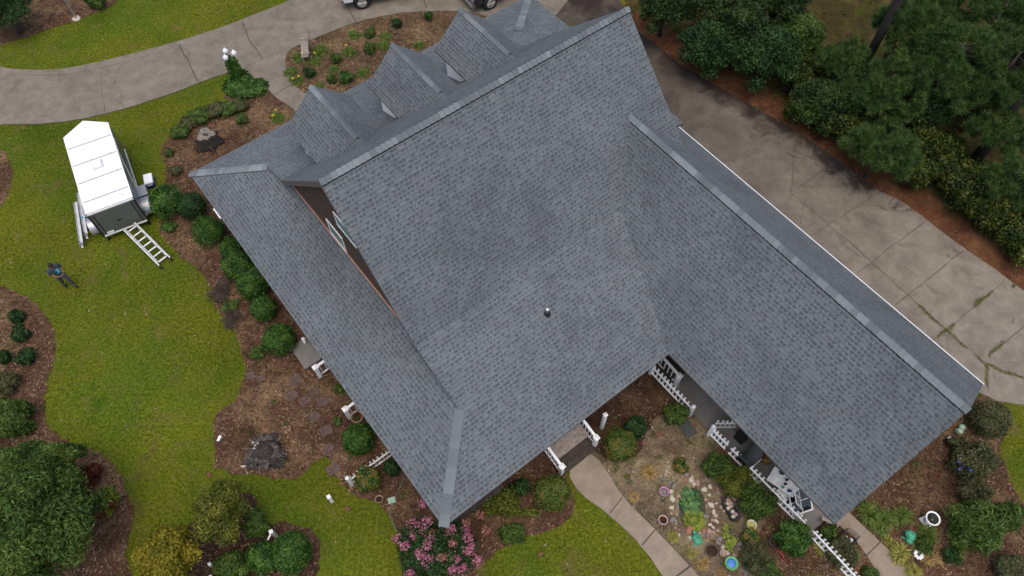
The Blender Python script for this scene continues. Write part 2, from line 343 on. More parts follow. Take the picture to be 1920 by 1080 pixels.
class MB:
    def __init__(s): s.v = []; s.f = []; s.m = []; s.t = []; s.uv = {}; s.smooth = []
    def face(s, pts, mi=0, tint=.5, smooth=False):
        n = len(s.v); s.v += [tuple(p) for p in pts]; s.f.append(tuple(range(n, n + len(pts)))); s.m.append(mi); s.t.append(tint); s.smooth.append(smooth)
    def box(s, c, size, rz=0., mi=0, tint=.5, M=None, taper=1.):
        hx, hy, hz = size[0] / 2, size[1] / 2, size[2] / 2
        R = M if M is not None else Matrix.Rotation(rz, 3, 'Z')
        c = Vector(c); q = []
        for z, k in ((-hz, 1.), (hz, taper)):
            for x, y in ((-hx, -hy), (hx, -hy), (hx, hy), (-hx, hy)): q.append(c + R @ Vector((x * k, y * k, z)))
        n = len(s.v); s.v += [tuple(p) for p in q]
        for f in ((3, 2, 1, 0), (4, 5, 6, 7), (0, 1, 5, 4), (1, 2, 6, 5), (2, 3, 7, 6), (3, 0, 4, 7)):
            s.f.append(tuple(n + i for i in f)); s.m.append(mi); s.t.append(tint); s.smooth.append(False)
    def bar(s, a, b, w, h=None, mi=0, tint=.5, up=(0, 0, 1)):
        a, b = Vector(a), Vector(b); d = b - a; L = d.length; d.normalize(); h = h or w
        upv = Vector(up)
        if abs(d.dot(upv)) > .99: upv = Vector((1, 0, 0))
        x = d.cross(upv).normalized(); y = x.cross(d)
        s.box((a + b) / 2, (w, h, L), M=Matrix((x, y, d)).transposed(), mi=mi, tint=tint)
    def tube(s, pts, rad, n=8, mi=0, tint=.5, cap=True):
        pts = [Vector(p) for p in pts]; rad = rad if isinstance(rad, (list, tuple)) else [rad] * len(pts)
        rings = []
        px = None
        for i, p in enumerate(pts):
            d = (pts[min(i + 1, len(pts) - 1)] - pts[max(i - 1, 0)])
            d = d.normalized() if d.length > 1e-9 else Vector((0, 0, 1))
            if px is None:
                px = d.cross(Vector((0, 0, 1))) if abs(d.z) < .95 else d.cross(Vector((1, 0, 0)))
            px = (px - d * px.dot(d)).normalized(); py = d.cross(px)
            k = len(s.v); rings.append(k)
            for j in range(n):
                a = 2 * math.pi * j / n; s.v.append(tuple(p + (px * math.cos(a) + py * math.sin(a)) * rad[i]))
        for i in range(len(pts) - 1):
            for j in range(n):
                s.f.append((rings[i] + j, rings[i] + (j + 1) % n, rings[i + 1] + (j + 1) % n, rings[i + 1] + j)); s.m.append(mi); s.t.append(tint); s.smooth.append(True)
        if cap:
            s.f.append(tuple(rings[0] + j for j in range(n))[::-1]); s.f.append(tuple(rings[-1] + j for j in range(n)))
            s.m += [mi, mi]; s.t += [tint, tint]; s.smooth += [False, False]
    def lathe(s, prof, n=20, c=(0, 0, 0), mi=0, tint=.5, wob=None, cap=True):
        c = Vector(c); rings = []
        for i, (r, z) in enumerate(prof):
            rings.append(len(s.v))
            for j in range(n):
                a = 2 * math.pi * j / n; k = wob(a, i) if wob else 1.
                s.v.append(tuple(c + Vector((r * k * math.cos(a), r * k * math.sin(a), z))))
        for i in range(len(prof) - 1):
            for j in range(n):
                s.f.append((rings[i] + j, rings[i] + (j + 1) % n, rings[i + 1] + (j + 1) % n, rings[i + 1] + j)); s.m.append(mi); s.t.append(tint); s.smooth.append(True)
        if not cap: return
        s.f.append(tuple(rings[0] + j for j in range(n))[::-1]); s.f.append(tuple(rings[-1] + j for j in range(n)))
        s.m += [mi, mi]; s.t += [tint, tint]; s.smooth += [False, False]
    def blob(s, c, r, seed=0, lump=.2, n=10, mi=0, tint=.5):
        rng = random.Random(seed); c = Vector(c); ph = [rng.uniform(0, 6.28) for _ in range(6)]
        rows = n // 2 + 1; ring = []
        for i in range(rows + 1):
            th = math.pi * i / rows; ring.append(len(s.v))
            for j in range(n):
                a = 2 * math.pi * j / n
                d = Vector((math.sin(th) * math.cos(a), math.sin(th) * math.sin(a), math.cos(th)))
                k = 1 + lump * (math.sin(3 * d.x + ph[0]) * math.sin(2.6 * d.y + ph[1]) + .6 * math.sin(5 * d.z + ph[2] + 3 * d.x) * math.sin(4.4 * d.x + ph[3]))
                s.v.append((c.x + d.x * r[0] * k, c.y + d.y * r[1] * k, c.z + d.z * r[2] * k))
        for i in range(rows):
            for j in range(n):
                s.f.append((ring[i] + j, ring[i + 1] + j, ring[i + 1] + (j + 1) % n, ring[i] + (j + 1) % n)); s.m.append(mi); s.t.append(tint); s.smooth.append(True)
    def prism(s, poly, z0, z1, mi=0, side=None, tint=.5):
        poly = [Vector((p[0], p[1], 0)) for p in poly]
        n = len(poly); k = len(s.v)
        area = sum(poly[i].x * poly[(i + 1) % n].y - poly[(i + 1) % n].x * poly[i].y for i in range(n))
        if area < 0: poly = poly[::-1]
        s.v += [(p.x, p.y, z1) for p in poly] + [(p.x, p.y, z0) for p in poly]
        for tri in tessellate_polygon([poly]):
            a, b, c = [poly[i] for i in tri]
            if (b - a).cross(c - a).z < 0: tri = tri[::-1]
            s.f.append(tuple(k + i for i in tri)); s.m.append(mi); s.t.append(tint); s.smooth.append(False)
        for i in range(n):
            j = (i + 1) % n; s.f.append((k + n + i, k + n + j, k + j, k + i)); s.m.append(mi if side is None else side); s.t.append(tint); s.smooth.append(False)
    def build(s, name, mats, parent=None, loc=None):
        me = bpy.data.meshes.new(name); me.from_pydata(s.v, [], s.f)
        for m_ in (mats if isinstance(mats, (list, tuple)) else [mats]): me.materials.append(MT[m_] if isinstance(m_, str) else m_)
        me.polygons.foreach_set('material_index', s.m); me.polygons.foreach_set('use_smooth', s.smooth)
        at = me.attributes.new('tint', 'FLOAT', 'FACE'); at.data.foreach_set('value', s.t)
        me.update(); me.validate()
        return link_obj(name, me, parent, loc)

def np_mesh(name, verts, k, tint, material, smooth=False):
    """verts (n*k,3): n separate faces of k corners"""
    nf = len(verts) // k
    me = bpy.data.meshes.new(name); me.vertices.add(nf * k); me.vertices.foreach_set('co', verts.astype(np.float32).ravel())
    me.loops.add(nf * k); me.loops.foreach_set('vertex_index', np.arange(nf * k, dtype=np.int32))
    me.polygons.add(nf); me.polygons.foreach_set('loop_start', np.arange(0, nf * k, k, dtype=np.int32))
    try: me.polygons.foreach_set('loop_total', np.full(nf, k, dtype=np.int32))
    except Exception: pass
    for m_ in (material if isinstance(material, (list, tuple)) else [material]): me.materials.append(MT[m_])
    at = me.attributes.new('tint', 'FLOAT', 'FACE'); at.data.foreach_set('value', tint.astype(np.float32))
    me.update(calc_edges=True); return me
def unit(a): return a / np.maximum(np.linalg.norm(a, axis=-1, keepdims=True), 1e-9)
def leaf_quads(rng, c, n, size, aspect=.5):
    m = len(c); t = unit(np.cross(n, unit(rng.normal(size=(m, 3))))); b = np.cross(n, t)
    s = size * rng.uniform(.7, 1.3, (m, 1)); l = t * s; w_ = b * s * aspect; nn = n * s * .25
    return np.stack([c - l, c + w_ + nn, c + l, c - w_ + nn], 1).reshape(-1, 3)
def cloud(rng, blobs, n, inner=.72, lump=.13, zmin=-.55, spread=.55):
    B = np.array(blobs, float); wt = (B[:, 3] * B[:, 4] + B[:, 4] * B[:, 5] + B[:, 3] * B[:, 5]); idx = rng.choice(len(B), n, p=wt / wt.sum())
    d = unit(rng.normal(size=(n, 3))); bad = d[:, 2] < zmin; d[bad, 2] *= -1
    ph = rng.uniform(0, 6.28, (len(B), 6))[idx]
    k = 1 + lump * (np.sin(4 * d[:, 0] + ph[:, 0]) * np.sin(3.7 * d[:, 1] + ph[:, 1]) + .7 * np.sin(7 * d[:, 2] + ph[:, 2] + 2 * d[:, 0]) * np.sin(8 * d[:, 0] + ph[:, 3]))
    rad = rng.uniform(inner, 1.03, n) ** .7 * k
    c = B[idx, :3] + d * B[idx, 3:6] * rad[:, None]
    nr = unit(d / B[idx, 3:6] * B[idx, 3:6].mean(1, keepdims=True) + rng.normal(size=(n, 3)) * spread)
    return c, nr, rad
def crown_mesh(name, blobs, n, ls, material, seed=0, aspect=.5, inner=.72, lump=.13, spread=.55, core=True, zmin=-.55, tcl=.35):
    rng = np.random.default_rng(seed)
    c, nr, rad = cloud(rng, blobs, n, inner, lump, zmin, spread)
    ok = c[:, 2] > .01; c, nr = c[ok], nr[ok]
    v = leaf_quads(rng, c, nr, ls, aspect)
    # leaf clumps of lighter and darker growth
    ph = rng.uniform(0, 6.28, 6); fr = 5.0 / max(.4, float(np.ptp(c[:, 0])) * .5)
    cl = np.sin(c[:, 0] * fr + ph[0]) * np.sin(c[:, 1] * fr * 1.1 + ph[1]) + np.sin(c[:, 2] * fr * 1.3 + ph[2]) * np.sin((c[:, 0] + c[:, 1]) * fr * .8 + ph[3])
    tint = np.clip(.5 + tcl * .5 * cl + rng.normal(size=len(c)) * .2, 0, 1)
    if core:
        qs = []; ts = []
        for bl in blobs:
            m_ = MB(); m_.blob(bl[:3], [x * (inner - .06) for x in bl[3:6]], seed, .1, 10)
            V = np.array(m_.v)
            for f in m_.f:
                q = V[list(f)]
                if q[:, 2].mean() > .02: qs.append(q); ts.append(rng.uniform(.1, .6))
        if qs: v = np.concatenate([v, np.concatenate(qs)]); tint = np.concatenate([tint, np.array(ts)])
    return np_mesh(name, v, 4, tint, material)
def needle_mesh(name, tufts, material, seed=0, m=34, length=.26, wd=.016):
    """tufts: (x,y,z, ax,ay,az, r)"""
    rng = np.random.default_rng(seed); T = np.array(tufts, float); n = len(T)
    c = np.repeat(T[:, :3], m, 0); a = np.repeat(T[:, 3:6], m, 0); r = np.repeat(T[:, 6:7], m, 0)
    d = unit(a * .75 + unit(rng.normal(size=(n * m, 3)))); L = length * r * rng.uniform(.7, 1.15, (n * m, 1))
    s = unit(np.cross(d, rng.normal(size=(n * m, 3)))) * wd * r
    base = c + a * rng.uniform(-.12, .05, (n * m, 1))
    v = np.stack([base - s, base + s, base + d * L], 1).reshape(-1, 3)
    tint = np.repeat(rng.uniform(.2, .8, n), m) + rng.normal(size=n * m) * .14
    return np_mesh(name, v, 3, np.clip(tint, 0, 1), material)
def blade_mesh(name, centers, material, seed=0, m=40, length=.35, wd=.02, lift=.7, droop=.35):
    rng = np.random.default_rng(seed); vs = []; ts = []
    for (cx, cy, cz, k) in centers:
        a = rng.uniform(0, 6.28, m); el = rng.uniform(.25, 1.35, m) * lift; L = length * k * rng.uniform(.6, 1.15, m)
        dx, dy = np.cos(a), np.sin(a); w_ = wd * k
        base = np.stack([cx + dx * .03, cy + dy * .03, np.full(m, cz)], 1)
        mid = base + np.stack([dx * np.cos(el), dy * np.cos(el), np.sin(el)], 1) * (L * .6)[:, None]
        tip = mid + np.stack([dx, dy, np.sin(el) * .5 - droop * 1.4], 1) * (L * .45)[:, None]
        tip[:, 2] = np.maximum(tip[:, 2], .02)
        sd_ = np.stack([-dy, dx, 0 * dx], 1) * w_
        q1 = np.stack([base - sd_ * .6, base + sd_ * .6, mid + sd_, mid - sd_], 1); q2 = np.stack([mid - sd_, mid + sd_, tip + sd_ * .12, tip - sd_ * .12], 1)
        vs.append(np.concatenate([q1, q2]).reshape(-1, 3)); t = np.clip(rng.normal(.5, .2, m), 0, 1); ts.append(np.concatenate([t, t]))
    return np_mesh(name, np.concatenate(vs), 4, np.concatenate(ts), material)

# ------------------------------------------------------------------ SETTING: ground sheets
def ragged(pts, step=.18, amp=.06, seed=1, close=True):
    rng = random.Random(seed); out = []; n = len(pts)
    for i in range(n if close else n - 1):
        a, b = pts[i], pts[(i + 1) % n]; L = (b - a).length; k = max(1, int(L / step))
        for j in range(k):
            p = a.lerp(b, j / k); out.append(p + Vector((rng.uniform(-amp, amp), rng.uniform(-amp, amp), 0)))
    return out
def smooth_poly(pts, it=2, close=True):
    for _ in range(it):
        q = []; n = len(pts)
        for i in range(n):
            a, b = pts[i], pts[(i + 1) % n]; q += [a.lerp(b, .25), a.lerp(b, .75)]
        pts = q
    return pts
POLY = {}
def sheet(name, px, z0, z1, m, amp=.07, step=.18, seed=1, sm=1, world=False, key=None):
    pts = [Vector(p) for p in px] if world else [P(x, y) for x, y in px]
    if sm: pts = smooth_poly(pts, sm)
    if amp: pts = ragged(pts, step, amp, seed)
    POLY[key or name] = np.array([(p.x, p.y) for p in pts])
    b = MB(); b.prism(pts, z0, z1); return tag(b.build(name, m), kind='structure')

g = MB(); g.face([(-260, -200, 0), (260, -200, 0), (260, 320, 0), (-260, 320, 0)]); tag(g.build('ground', 'lawn'), kind='structure')

sheet('woodland_floor', [(1130, -70), (1200, 60), (1330, 120), (1450, 190), (1560, 255), (1700, 345), (1800, 430), (1920, 520), (2050, 600), (2300, 600), (2400, -200), (1130, -220)], 0, .012, 'litter', .1, sm=0)
sheet('front_corner_bed', [(-160, 100), (0, 84), (40, 74), (100, 52), (150, 36), (195, 17), (235, -5), (300, -60), (-160, -160)], 0, .02, 'mulch', seed=2)
sheet('left_edge_bed', [(-60, 270), (0, 277), (12, 290), (22, 315), (22, 345), (12, 370), (0, 395), (-60, 410)], 0, .02, 'mulch', seed=3)
sheet('left_bed', [(-120, 530), (0, 537), (25, 545), (50, 557), (75, 580), (95, 600), (103, 630), (105, 650), (100, 690), (88, 720), (82, 755), (85, 785), (98, 808), (125, 825), (165, 838), (200, 858), (225, 885), (240, 920), (250, 960), (245, 1000), (235, 1030), (236, 1060), (270, 1120), (-120, 1160)], 0, .02, 'mulch', seed=4)
sheet('shrub_bed', [(330, 1110), (345, 1010), (352, 985), (390, 955), (455, 925), (482, 930), (488, 942), (470, 965), (500, 985), (525, 975), (548, 985), (578, 987), (597, 1010), (602, 1040), (592, 1110)], 0, .02, 'darkmulch', seed=5)
sheet('house_bed', [(455, 172), (500, 160), (520, 185), (560, 212), (620, 260), (800, 560), (1000, 790), (1055, 850), (1050, 880), (1064, 905), (1076, 935), (1072, 965), (1050, 988), (1010, 1003), (960, 1015), (930, 1030), (905, 1060), (880, 1110), (760, 1110), (750, 1020), (740, 990), (725, 960), (705, 945), (680, 935), (650, 916), (640, 902), (612, 885), (622, 862), (608, 855), (590, 868), (570, 890), (540, 903), (480, 890), (425, 887), (408, 875), (400, 850), (403, 830), (398, 790), (408, 770), (435, 755), (450, 740), (458, 710), (460, 690), (455, 660), (440, 620), (425, 600), (405, 580), (400, 560), (390, 520), (365, 500), (335, 480), (310, 447), (300, 435), (312, 345), (310, 330), (312, 310), (303, 290), (305, 272), (318, 255), (340, 230), (362, 212), (400, 196), (432, 192), (415, 180)], 0, .02, 'mulch', seed=6)
sheet('front_bed', [(583, 182), (556, 165), (545, 150), (536, 130), (536, 110), (542, 97), (562, 85), (600, 70), (640, 53), (700, 34), (770, 24), (850, 21), (920, 30), (1010, 60), (900, 200), (700, 300)], 0, .02, 'orangebed', .03, seed=7)
# inner garden court: sandy dirt, dark mulch near the deck
sheet('garden_soil', [(1095, 850), (1118, 857), (1167, 933), (1230, 995), (1330, 1110), (1650, 1110), (1500, 985), (1330, 812), (1290, 720), (1235, 690), (1150, 760)], 0, .016, 'dirt', seed=8)
sheet('garden_mulch', [(1060, 800), (1235, 655), (1300, 770), (1262, 788), (1240, 775), (1215, 800), (1200, 850), (1160, 872), (1120, 850), (1108, 842)], 0, .024, 'darkmulch', seed=9)
sheet('fence_mulch', [(1345, 830), (1370, 850), (1505, 985), (1600, 1110), (1430, 1110), (1400, 1040), (1445, 960), (1440, 930), (1400, 900), (1350, 860)], 0, .022, 'mulch', seed=10)
sheet('right_bed', [(1510, 960), (1840, 735), (1868, 752), (1884, 775), (1882, 800), (1874, 850), (1885, 880), (1902, 920), (1925, 960), (2000, 1000), (2050, 1120), (1560, 1120)], 0, .018, 'mulch', seed=11)
sheet('pine_straw_strip', [(1160, 30), (1185, 60), (1280, 128), (1370, 186), (1440, 224), (1493, 252), (1550, 292), (1606, 337), (1690, 387), (1730, 417), (1800, 471), (1846, 501), (1913, 552), (2000, 620), (2040, 590), (1940, 520), (1860, 440), (1760, 375), (1660, 310), (1560, 235), (1470, 185), (1380, 130), (1290, 80), (1210, 20)], 0, .02, 'straw', seed=12)

def slab(name, px, z, m, sm=1, amp=.0):
    pts = [P(x, y) for x, y in px]
    if sm: pts = smooth_poly(pts, sm)
    if amp: pts = ragged(pts, .3, amp, 3)
    POLY[name] = np.array([(p.x, p.y) for p in pts])
    b = MB(); b.prism(pts, 0, z); o = tag(b.build(name, m), kind='structure'); return o
drv = slab('front_driveway', [(-140, 95), (-60, 108), (0, 123), (15, 130), (60, 132), (110, 131), (160, 123), (210, 111), (270, 96), (330, 79), (390, 61), (440, 43), (490, 23), (540, 4), (580, -20), (660, -70), (800, -110), (1010, -120), (1130, -80), (1010, 70), (920, 31), (850, 20), (770, 23), (700, 33), (640, 52), (600, 69), (562, 84), (541, 96), (535, 112), (536, 130), (546, 150), (557, 166), (600, 195), (600, 240), (560, 212), (538, 197), (515, 183), (500, 165), (480, 148), (462, 138), (445, 133), (430, 136), (375, 155), (340, 170), (280, 190), (215, 210), (150, 225), (70, 234), (0, 233), (-140, 250)], .045, 'drive', 1, .015)
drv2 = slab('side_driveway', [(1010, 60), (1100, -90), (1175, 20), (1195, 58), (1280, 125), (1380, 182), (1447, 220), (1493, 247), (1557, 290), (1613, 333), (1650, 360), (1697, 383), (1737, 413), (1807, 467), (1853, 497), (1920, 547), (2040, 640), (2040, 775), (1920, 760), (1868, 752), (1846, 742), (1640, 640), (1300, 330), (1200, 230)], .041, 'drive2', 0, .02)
slab('garden_walk', [(1062, 885), (1085, 925), (1140, 963), (1205, 1025), (1262, 1110), (1330, 1110), (1310, 1080), (1230, 995), (1167, 933), (1142, 890), (1118, 857), (1090, 845)], .05, 'walk', 1)
slab('side_walk', [(1540, 960), (1600, 1008), (1624, 1042), (1648, 1080), (1668, 1115), (1730, 1115), (1707, 1080), (1680, 1045), (1648, 1015), (1593, 963), (1560, 925)], .05, 'walk', 0)
pat = MB(); pat.prism([W(7.86, 9.0), W(12, 9.0), W(12, 16.6), W(7.86, 16.6)], 0, .07); tag(pat.build('patio', 'patio'), kind='structure')

def strips(lines, z, wd, parent, mname='joint', name='joint'):
    b = MB(); rng = random.Random(4)
    for ln in lines:
        q = [P(x, y) for x, y in ln]; pts = []
        for i in range(len(q) - 1):
            k = max(1, int((q[i + 1] - q[i]).length / .4))
            for j in range(k): pts.append(q[i].lerp(q[i + 1], j / k))
        pts.append(q[-1])
        amp = .03
        pts = [p + Vector((rng.uniform(-amp, amp), rng.uniform(-amp, amp), 0)) * (1 if 0 < i < len(pts) - 1 else 0) for i, p in enumerate(pts)]
        for i in range(len(pts) - 1):
            d = (pts[i + 1] - pts[i]).normalized(); n = Vector((-d.y, d.x, 0)) * wd * rng.uniform(.35, .65)
            a, c = pts[i], pts[i + 1]; zz = Vector((0, 0, z))
            b.face([a - n + zz, c - n + zz, c + n + zz, a + n + zz])
    return b.build(name, mname, parent)
strips([[(337, 85), (373, 155)], [(455, 43), (467, 74), (493, 112)], [(547, 160), (517, 178)], [(645, 0), (669, 46)], [(795, 0), (800, 16)]], .049, .05, drv)
strips([[(493, 112), (510, 104), (533, 97)], [(493, 112), (467, 123)], [(188, 133), (190, 163), (195, 190), (197, 213)], [(30, 138), (67, 143), (133, 140), (217, 123), (280, 104), (337, 86)], [(227, 123), (220, 145), (216, 160)], [(195, 182), (215, 187), (228, 193), (234, 203)], [(0, 195), (15, 180), (40, 150)], [(1120, 10), (1073, 43)], [(820, 5), (905, 22)]], .049, .018, drv, name='crack')
strips([[(1480, 360), (1590, 454), (1700, 553), (1773, 620)], [(1650, 360), (1520, 443)], [(1737, 413), (1607, 513)], [(1807, 470), (1678, 573)], [(1883, 527), (1753, 637)], [(1920, 613), (1860, 663)], [(1380, 183), (1297, 250)], [(1492, 247), (1483, 360)], [(1583, 290), (1493, 357)], [(1160, 20), (1073, 43)]], .045, .028, drv2)
strips([[(1447, 237), (1432, 255), (1410, 270), (1390, 295)], [(1510, 372), (1500, 420)], [(1590, 450), (1620, 478)]], .045, .016, drv2, name='crack')
strips([[(1167, 933), (1143, 963)], [(1228, 994), (1203, 1023)], [(1296, 1060), (1262, 1085)]], .054, .05, None if False else bpy.data.objects['garden_walk'])
strips([[(1650, 1016), (1624, 1042)]], .054, .05, bpy.data.objects['side_walk'])

# mosses in the drive joints
def strip_scatter(lines, per_m, spread, size, seed):
    rng = np.random.default_rng(seed); cs = []
    for ln in lines:
        for i in range(len(ln) - 1):
            a, b = np.array(P(*ln[i])), np.array(P(*ln[i + 1])); L = np.linalg.norm(b - a); n = int(L * per_m)
            d = (b - a) / L; nn = np.array([-d[1], d[0], 0]); t = rng.uniform(0, 1, (n, 1)); wv = spread * (.55 + .25 * np.sin(t * L * 2.1 + i) + .2 * np.sin(t * L * 5.3 + 2 * i))
            kp = (np.sin(t * L * 3.7 + i) + .8 * np.sin(t * L * 8.9 + 2.3 * i) + rng.normal(size=(n, 1)) * .8)[:, 0] > -.5; cs.append((a + (b - a) * t + nn * (rng.normal(size=(n, 1)) * wv * .55 + .03 * np.sin(t * L * 6.)))[kp])
    c = np.concatenate(cs); c[:, 2] = .05 + rng.uniform(0, .012, len(c)); nr = unit(rng.normal(size=c.shape) * .5 + np.array([0, 0, 1]))
    return np_mesh('moss', leaf_quads(rng, c, nr, size, .5), 4, rng.uniform(0, 1, len(c)), 'moss')
ms = strip_scatter([[(1720, 573), (1773, 620)], [(1773, 620), (1847, 683)], [(1847, 683), (1853, 742)], [(1847, 683), (1885, 700), (1930, 712)], [(1880, 640), (1850, 672)], [(1788, 608), (1753, 637)], [(1840, 560), (1825, 575)], [(1828, 570), (1862, 545)]], 620, .11, .016, 3)
tag(link_obj('joint_moss', ms), kind='stuff')

# pavers set in the left bed
for x, y, s_ in [(555, 712, 1.), (470, 705, .8), (490, 710, .7), (547, 742, 1.), (572, 752, 1.), (606, 753, 1.), (590, 782, .9), (612, 808, 1.), (616, 842, .9), (624, 880, 1.05), (590, 735, .8)]:
    p = P(x, y); q = MB(); q.box((0, 0, .03), (.45 * s_, .38 * s_, .05)); o = q.build('paving_stone', 'paving', None, p); o.rotation_euler = (RAD(random.uniform(-2, 2)), 0, HYAW + random.uniform(-.4, .4))
    tag(o, 'worn reddish paver set in the mulch between the grey stump and the house', 'paver', 'pavers in the left mulch bed')

# ------------------------------------------------------------------ HOUSE
house = thing('house', 'large house with a grey shingle roof, three dormers and a long rear wing', 'house', HO, HYAW)
Z2 = 3.301; L_, VR, ZR = 12.782, -.204, 9.623; V1, Z1 = 4.202, 5.184; VF, ZF = -5.1, 4.839; PO = 2.541; UR = 15.53
UW, ZW, VW = 11.131, 7.198, 16.694; SLW = 1.0315; UWL = UW - (ZW - Z2) / SLW; UWR, ZWR = 14.65, 3.997; SR = (ZW - ZWR) / (UWR - UW)
MREAR = (ZR - Z1) / (V1 - VR)
VS = VR + (ZR - ZW) / MREAR
def roofplane(name, uvz, axis, parent=house, th=.10, sides=1, eaveorg=None):
    pts = [H(*p) for p in uvz]; n = Vector((0, 0, 0))
    for i in range(len(pts)):
        a, c = pts[i], pts[(i + 1) % len(pts)]; n += a.cross(c)
    if n.z < 0: pts = pts[::-1]; n = -n
    n.normalize(); ax = Vector(axis).normalized(); up = n.cross(ax).normalized()
    if up.z < 0: up = -up
    b = MB(); k = len(pts)
    loc2 = [Vector((p.dot(ax), p.dot(up), 0)) for p in pts]
    vmin = min(q.y for q in loc2)
    b.v = [tuple(p) for p in pts] + [tuple(p - Vector((0, 0, th))) for p in pts]
    for tri in tessellate_polygon([loc2]):
        a, c, d = [pts[i] for i in tri]
        if (c - a).cross(d - a).dot(n) < 0: tri = tri[::-1]
        b.f.append(tuple(tri)); b.m.append(0); b.t.append(.5); b.smooth.append(False)
        b.f.append(tuple(k + i for i in tri[::-1])); b.m.append(1); b.t.append(.5); b.smooth.append(False)
    for i in range(k):
        j = (i + 1) % k; b.f.append((i, k + i, k + j, j)); b.m.append(1); b.t.append(.5); b.smooth.append(False)
    o = b.build(name, ['shingle', 'fascia'], parent); me = o.data
    uvl = me.uv_layers.new(name='UVMap')
    co = [v.co for v in me.vertices]
    for lp in me.loops:
        p = co[lp.vertex_index]; uvl.data[lp.index].uv = (p.dot(ax), p.dot(up) - vmin)
    return o
AX = (1, 0, 0); AY = (0, 1, 0)
roofplane('main_roof_slope', [(0, VR, ZR), (L_, VR, ZR), (L_, V1, Z1), (0, V1, Z1)], AX)
roofplane('lower_roof_slope', [(0, V1, Z1), (L_, V1, Z1), (L_, 9.109, Z2), (-PO, 9.109, Z2), (0, 6.565, 4.276)], AX)
roofplane('main_roof_slope', [(0, VR, ZR), (L_, VR, ZR), (L_, VF, ZF), (0, VF, ZF)], AX)
roofplane('porch_roof', [(0, VF, ZF), (L_, VF, ZF), (L_, -6.565, 4.276), (UR, -9.109, Z2), (-PO, -9.109, Z2), (0, -6.565, 4.276)], AX)
roofplane('porch_roof', [(-PO, -9.109, Z2), (0, -6.565, 4.276), (.38, -6.15, 4.42), (.38, 6.15, 4.42), (0, 6.565, 4.276), (-PO, 9.109, Z2)], AY)
roofplane('porch_roof', [(UR, -9.109, Z2), (L_, -6.565, 4.276), (L_ - .3, -6.2, 4.38), (L_ - .3, 1.54, 4.38), (UR, 1.54, Z2)], AY)
vb = UW - (ZW - Z1) / SLW
roofplane('wing_roof_slope', [(UW, VS, ZW), (UW, VW, ZW), (UWL, VW, Z2), (UWL, 9.109, Z2), (vb, V1, Z1)], AY)
zL = ZW - SR * (L_ - UW); vL = VR + (ZR - zL) / MREAR
roofplane('wing_roof_slope', [(UW, VS, ZW), (L_, vL, zL), (L_, 1.93, zL), (UWR, 1.93, ZWR), (UWR, VW, ZWR), (UW, VW, ZW)], AY)

def ridge_cap(name, a, b_, na, nb, wd=.17, piece=.20, th=.02, parent=house, seed=1, end=True):
    """a,b ridge ends (local); na, nb: unit down-slope directions of both sides"""
    a, b_ = Vector(a), Vector(b_); d = b_ - a; L = d.length; d.normalize(); k = max(1, int(L / piece)); rng = random.Random(seed)
    na, nb = Vector(na).normalized(), Vector(nb).normalized(); up = Vector((0, 0, 1)); m_ = MB(); base = rng.random()
    for i in range(k):
        base = .25 * base + .75 * rng.random() if rng.random() < .55 else base
        t0, t1 = i * L / k, (i + 1.12) * L / k; p0, p1 = a + d * t0, a + d * t1
        h0, h1 = up * (th + .012), up * (th * .55 + .012); tint = min(1, max(0, base + rng.uniform(-.06, .06)))
        q = [p0 + na * wd + h0, p0 + up * .01 + h0, p0 + nb * wd + h0, p1 + na * wd + h1, p1 + up * .01 + h1, p1 + nb * wd + h1]
        m_.face([q[0], q[1], q[4], q[3]], 0, tint); m_.face([q[1], q[2], q[5], q[4]], 0, tint)
        dn = up * (th + .025)
        m_.face([q[0] - dn, q[0], q[3], q[3] - dn], 1, .2); m_.face([q[2], q[2] - dn, q[5] - dn, q[5]], 1, .2)  # cap sides coloured black to draw the shadow gap along the ridge
        m_.face([q[1], q[0], q[0] - dn, q[1] - dn], 0, .1); m_.face([q[2], q[1], q[1] - dn, q[2] - dn], 0, .1)
        if i == k - 1: m_.face([q[3], q[4], q[4] - dn, q[3] - dn], 1, .1); m_.face([q[4], q[5], q[5] - dn, q[4] - dn], 1, .1)
    return m_.build(name, ['cap', 'black'], parent)
s1 = math.hypot(1, MREAR); sF = (ZR - ZF) / (VR - VF)
ridge_cap('ridge_cap', H(0, VR, ZR), H(L_, VR, ZR), H(0, 1, -MREAR), H(0, -1, -sF), .21, .2, .07, seed=3)
ridge_cap('ridge_cap', H(UW, VS - .02, ZW), H(UW, VW, ZW), H(-1, 0, -SLW), H(1, 0, -SR), .20, .2, .06, seed=5)
k2 = .3837 * .7071
for (c0, c1, sa, sb, sd_) in [((-PO, 9.109, Z2), (0, 6.565, 4.276), (-1, -1), (1, 1), 7), ((-PO, -9.109, Z2), (0, -6.565, 4.276), (-1, 1), (1, -1), 8), ((UR, -9.109, Z2), (L_, -6.565, 4.276), (-1, -1), (1, 1), 9)]:
    ridge_cap('hip_cap', H(*c0), H(*c1), H(sa[0], sa[1], -.27), H(sb[0], sb[1], -.27), .18, .2, .012, seed=sd_)

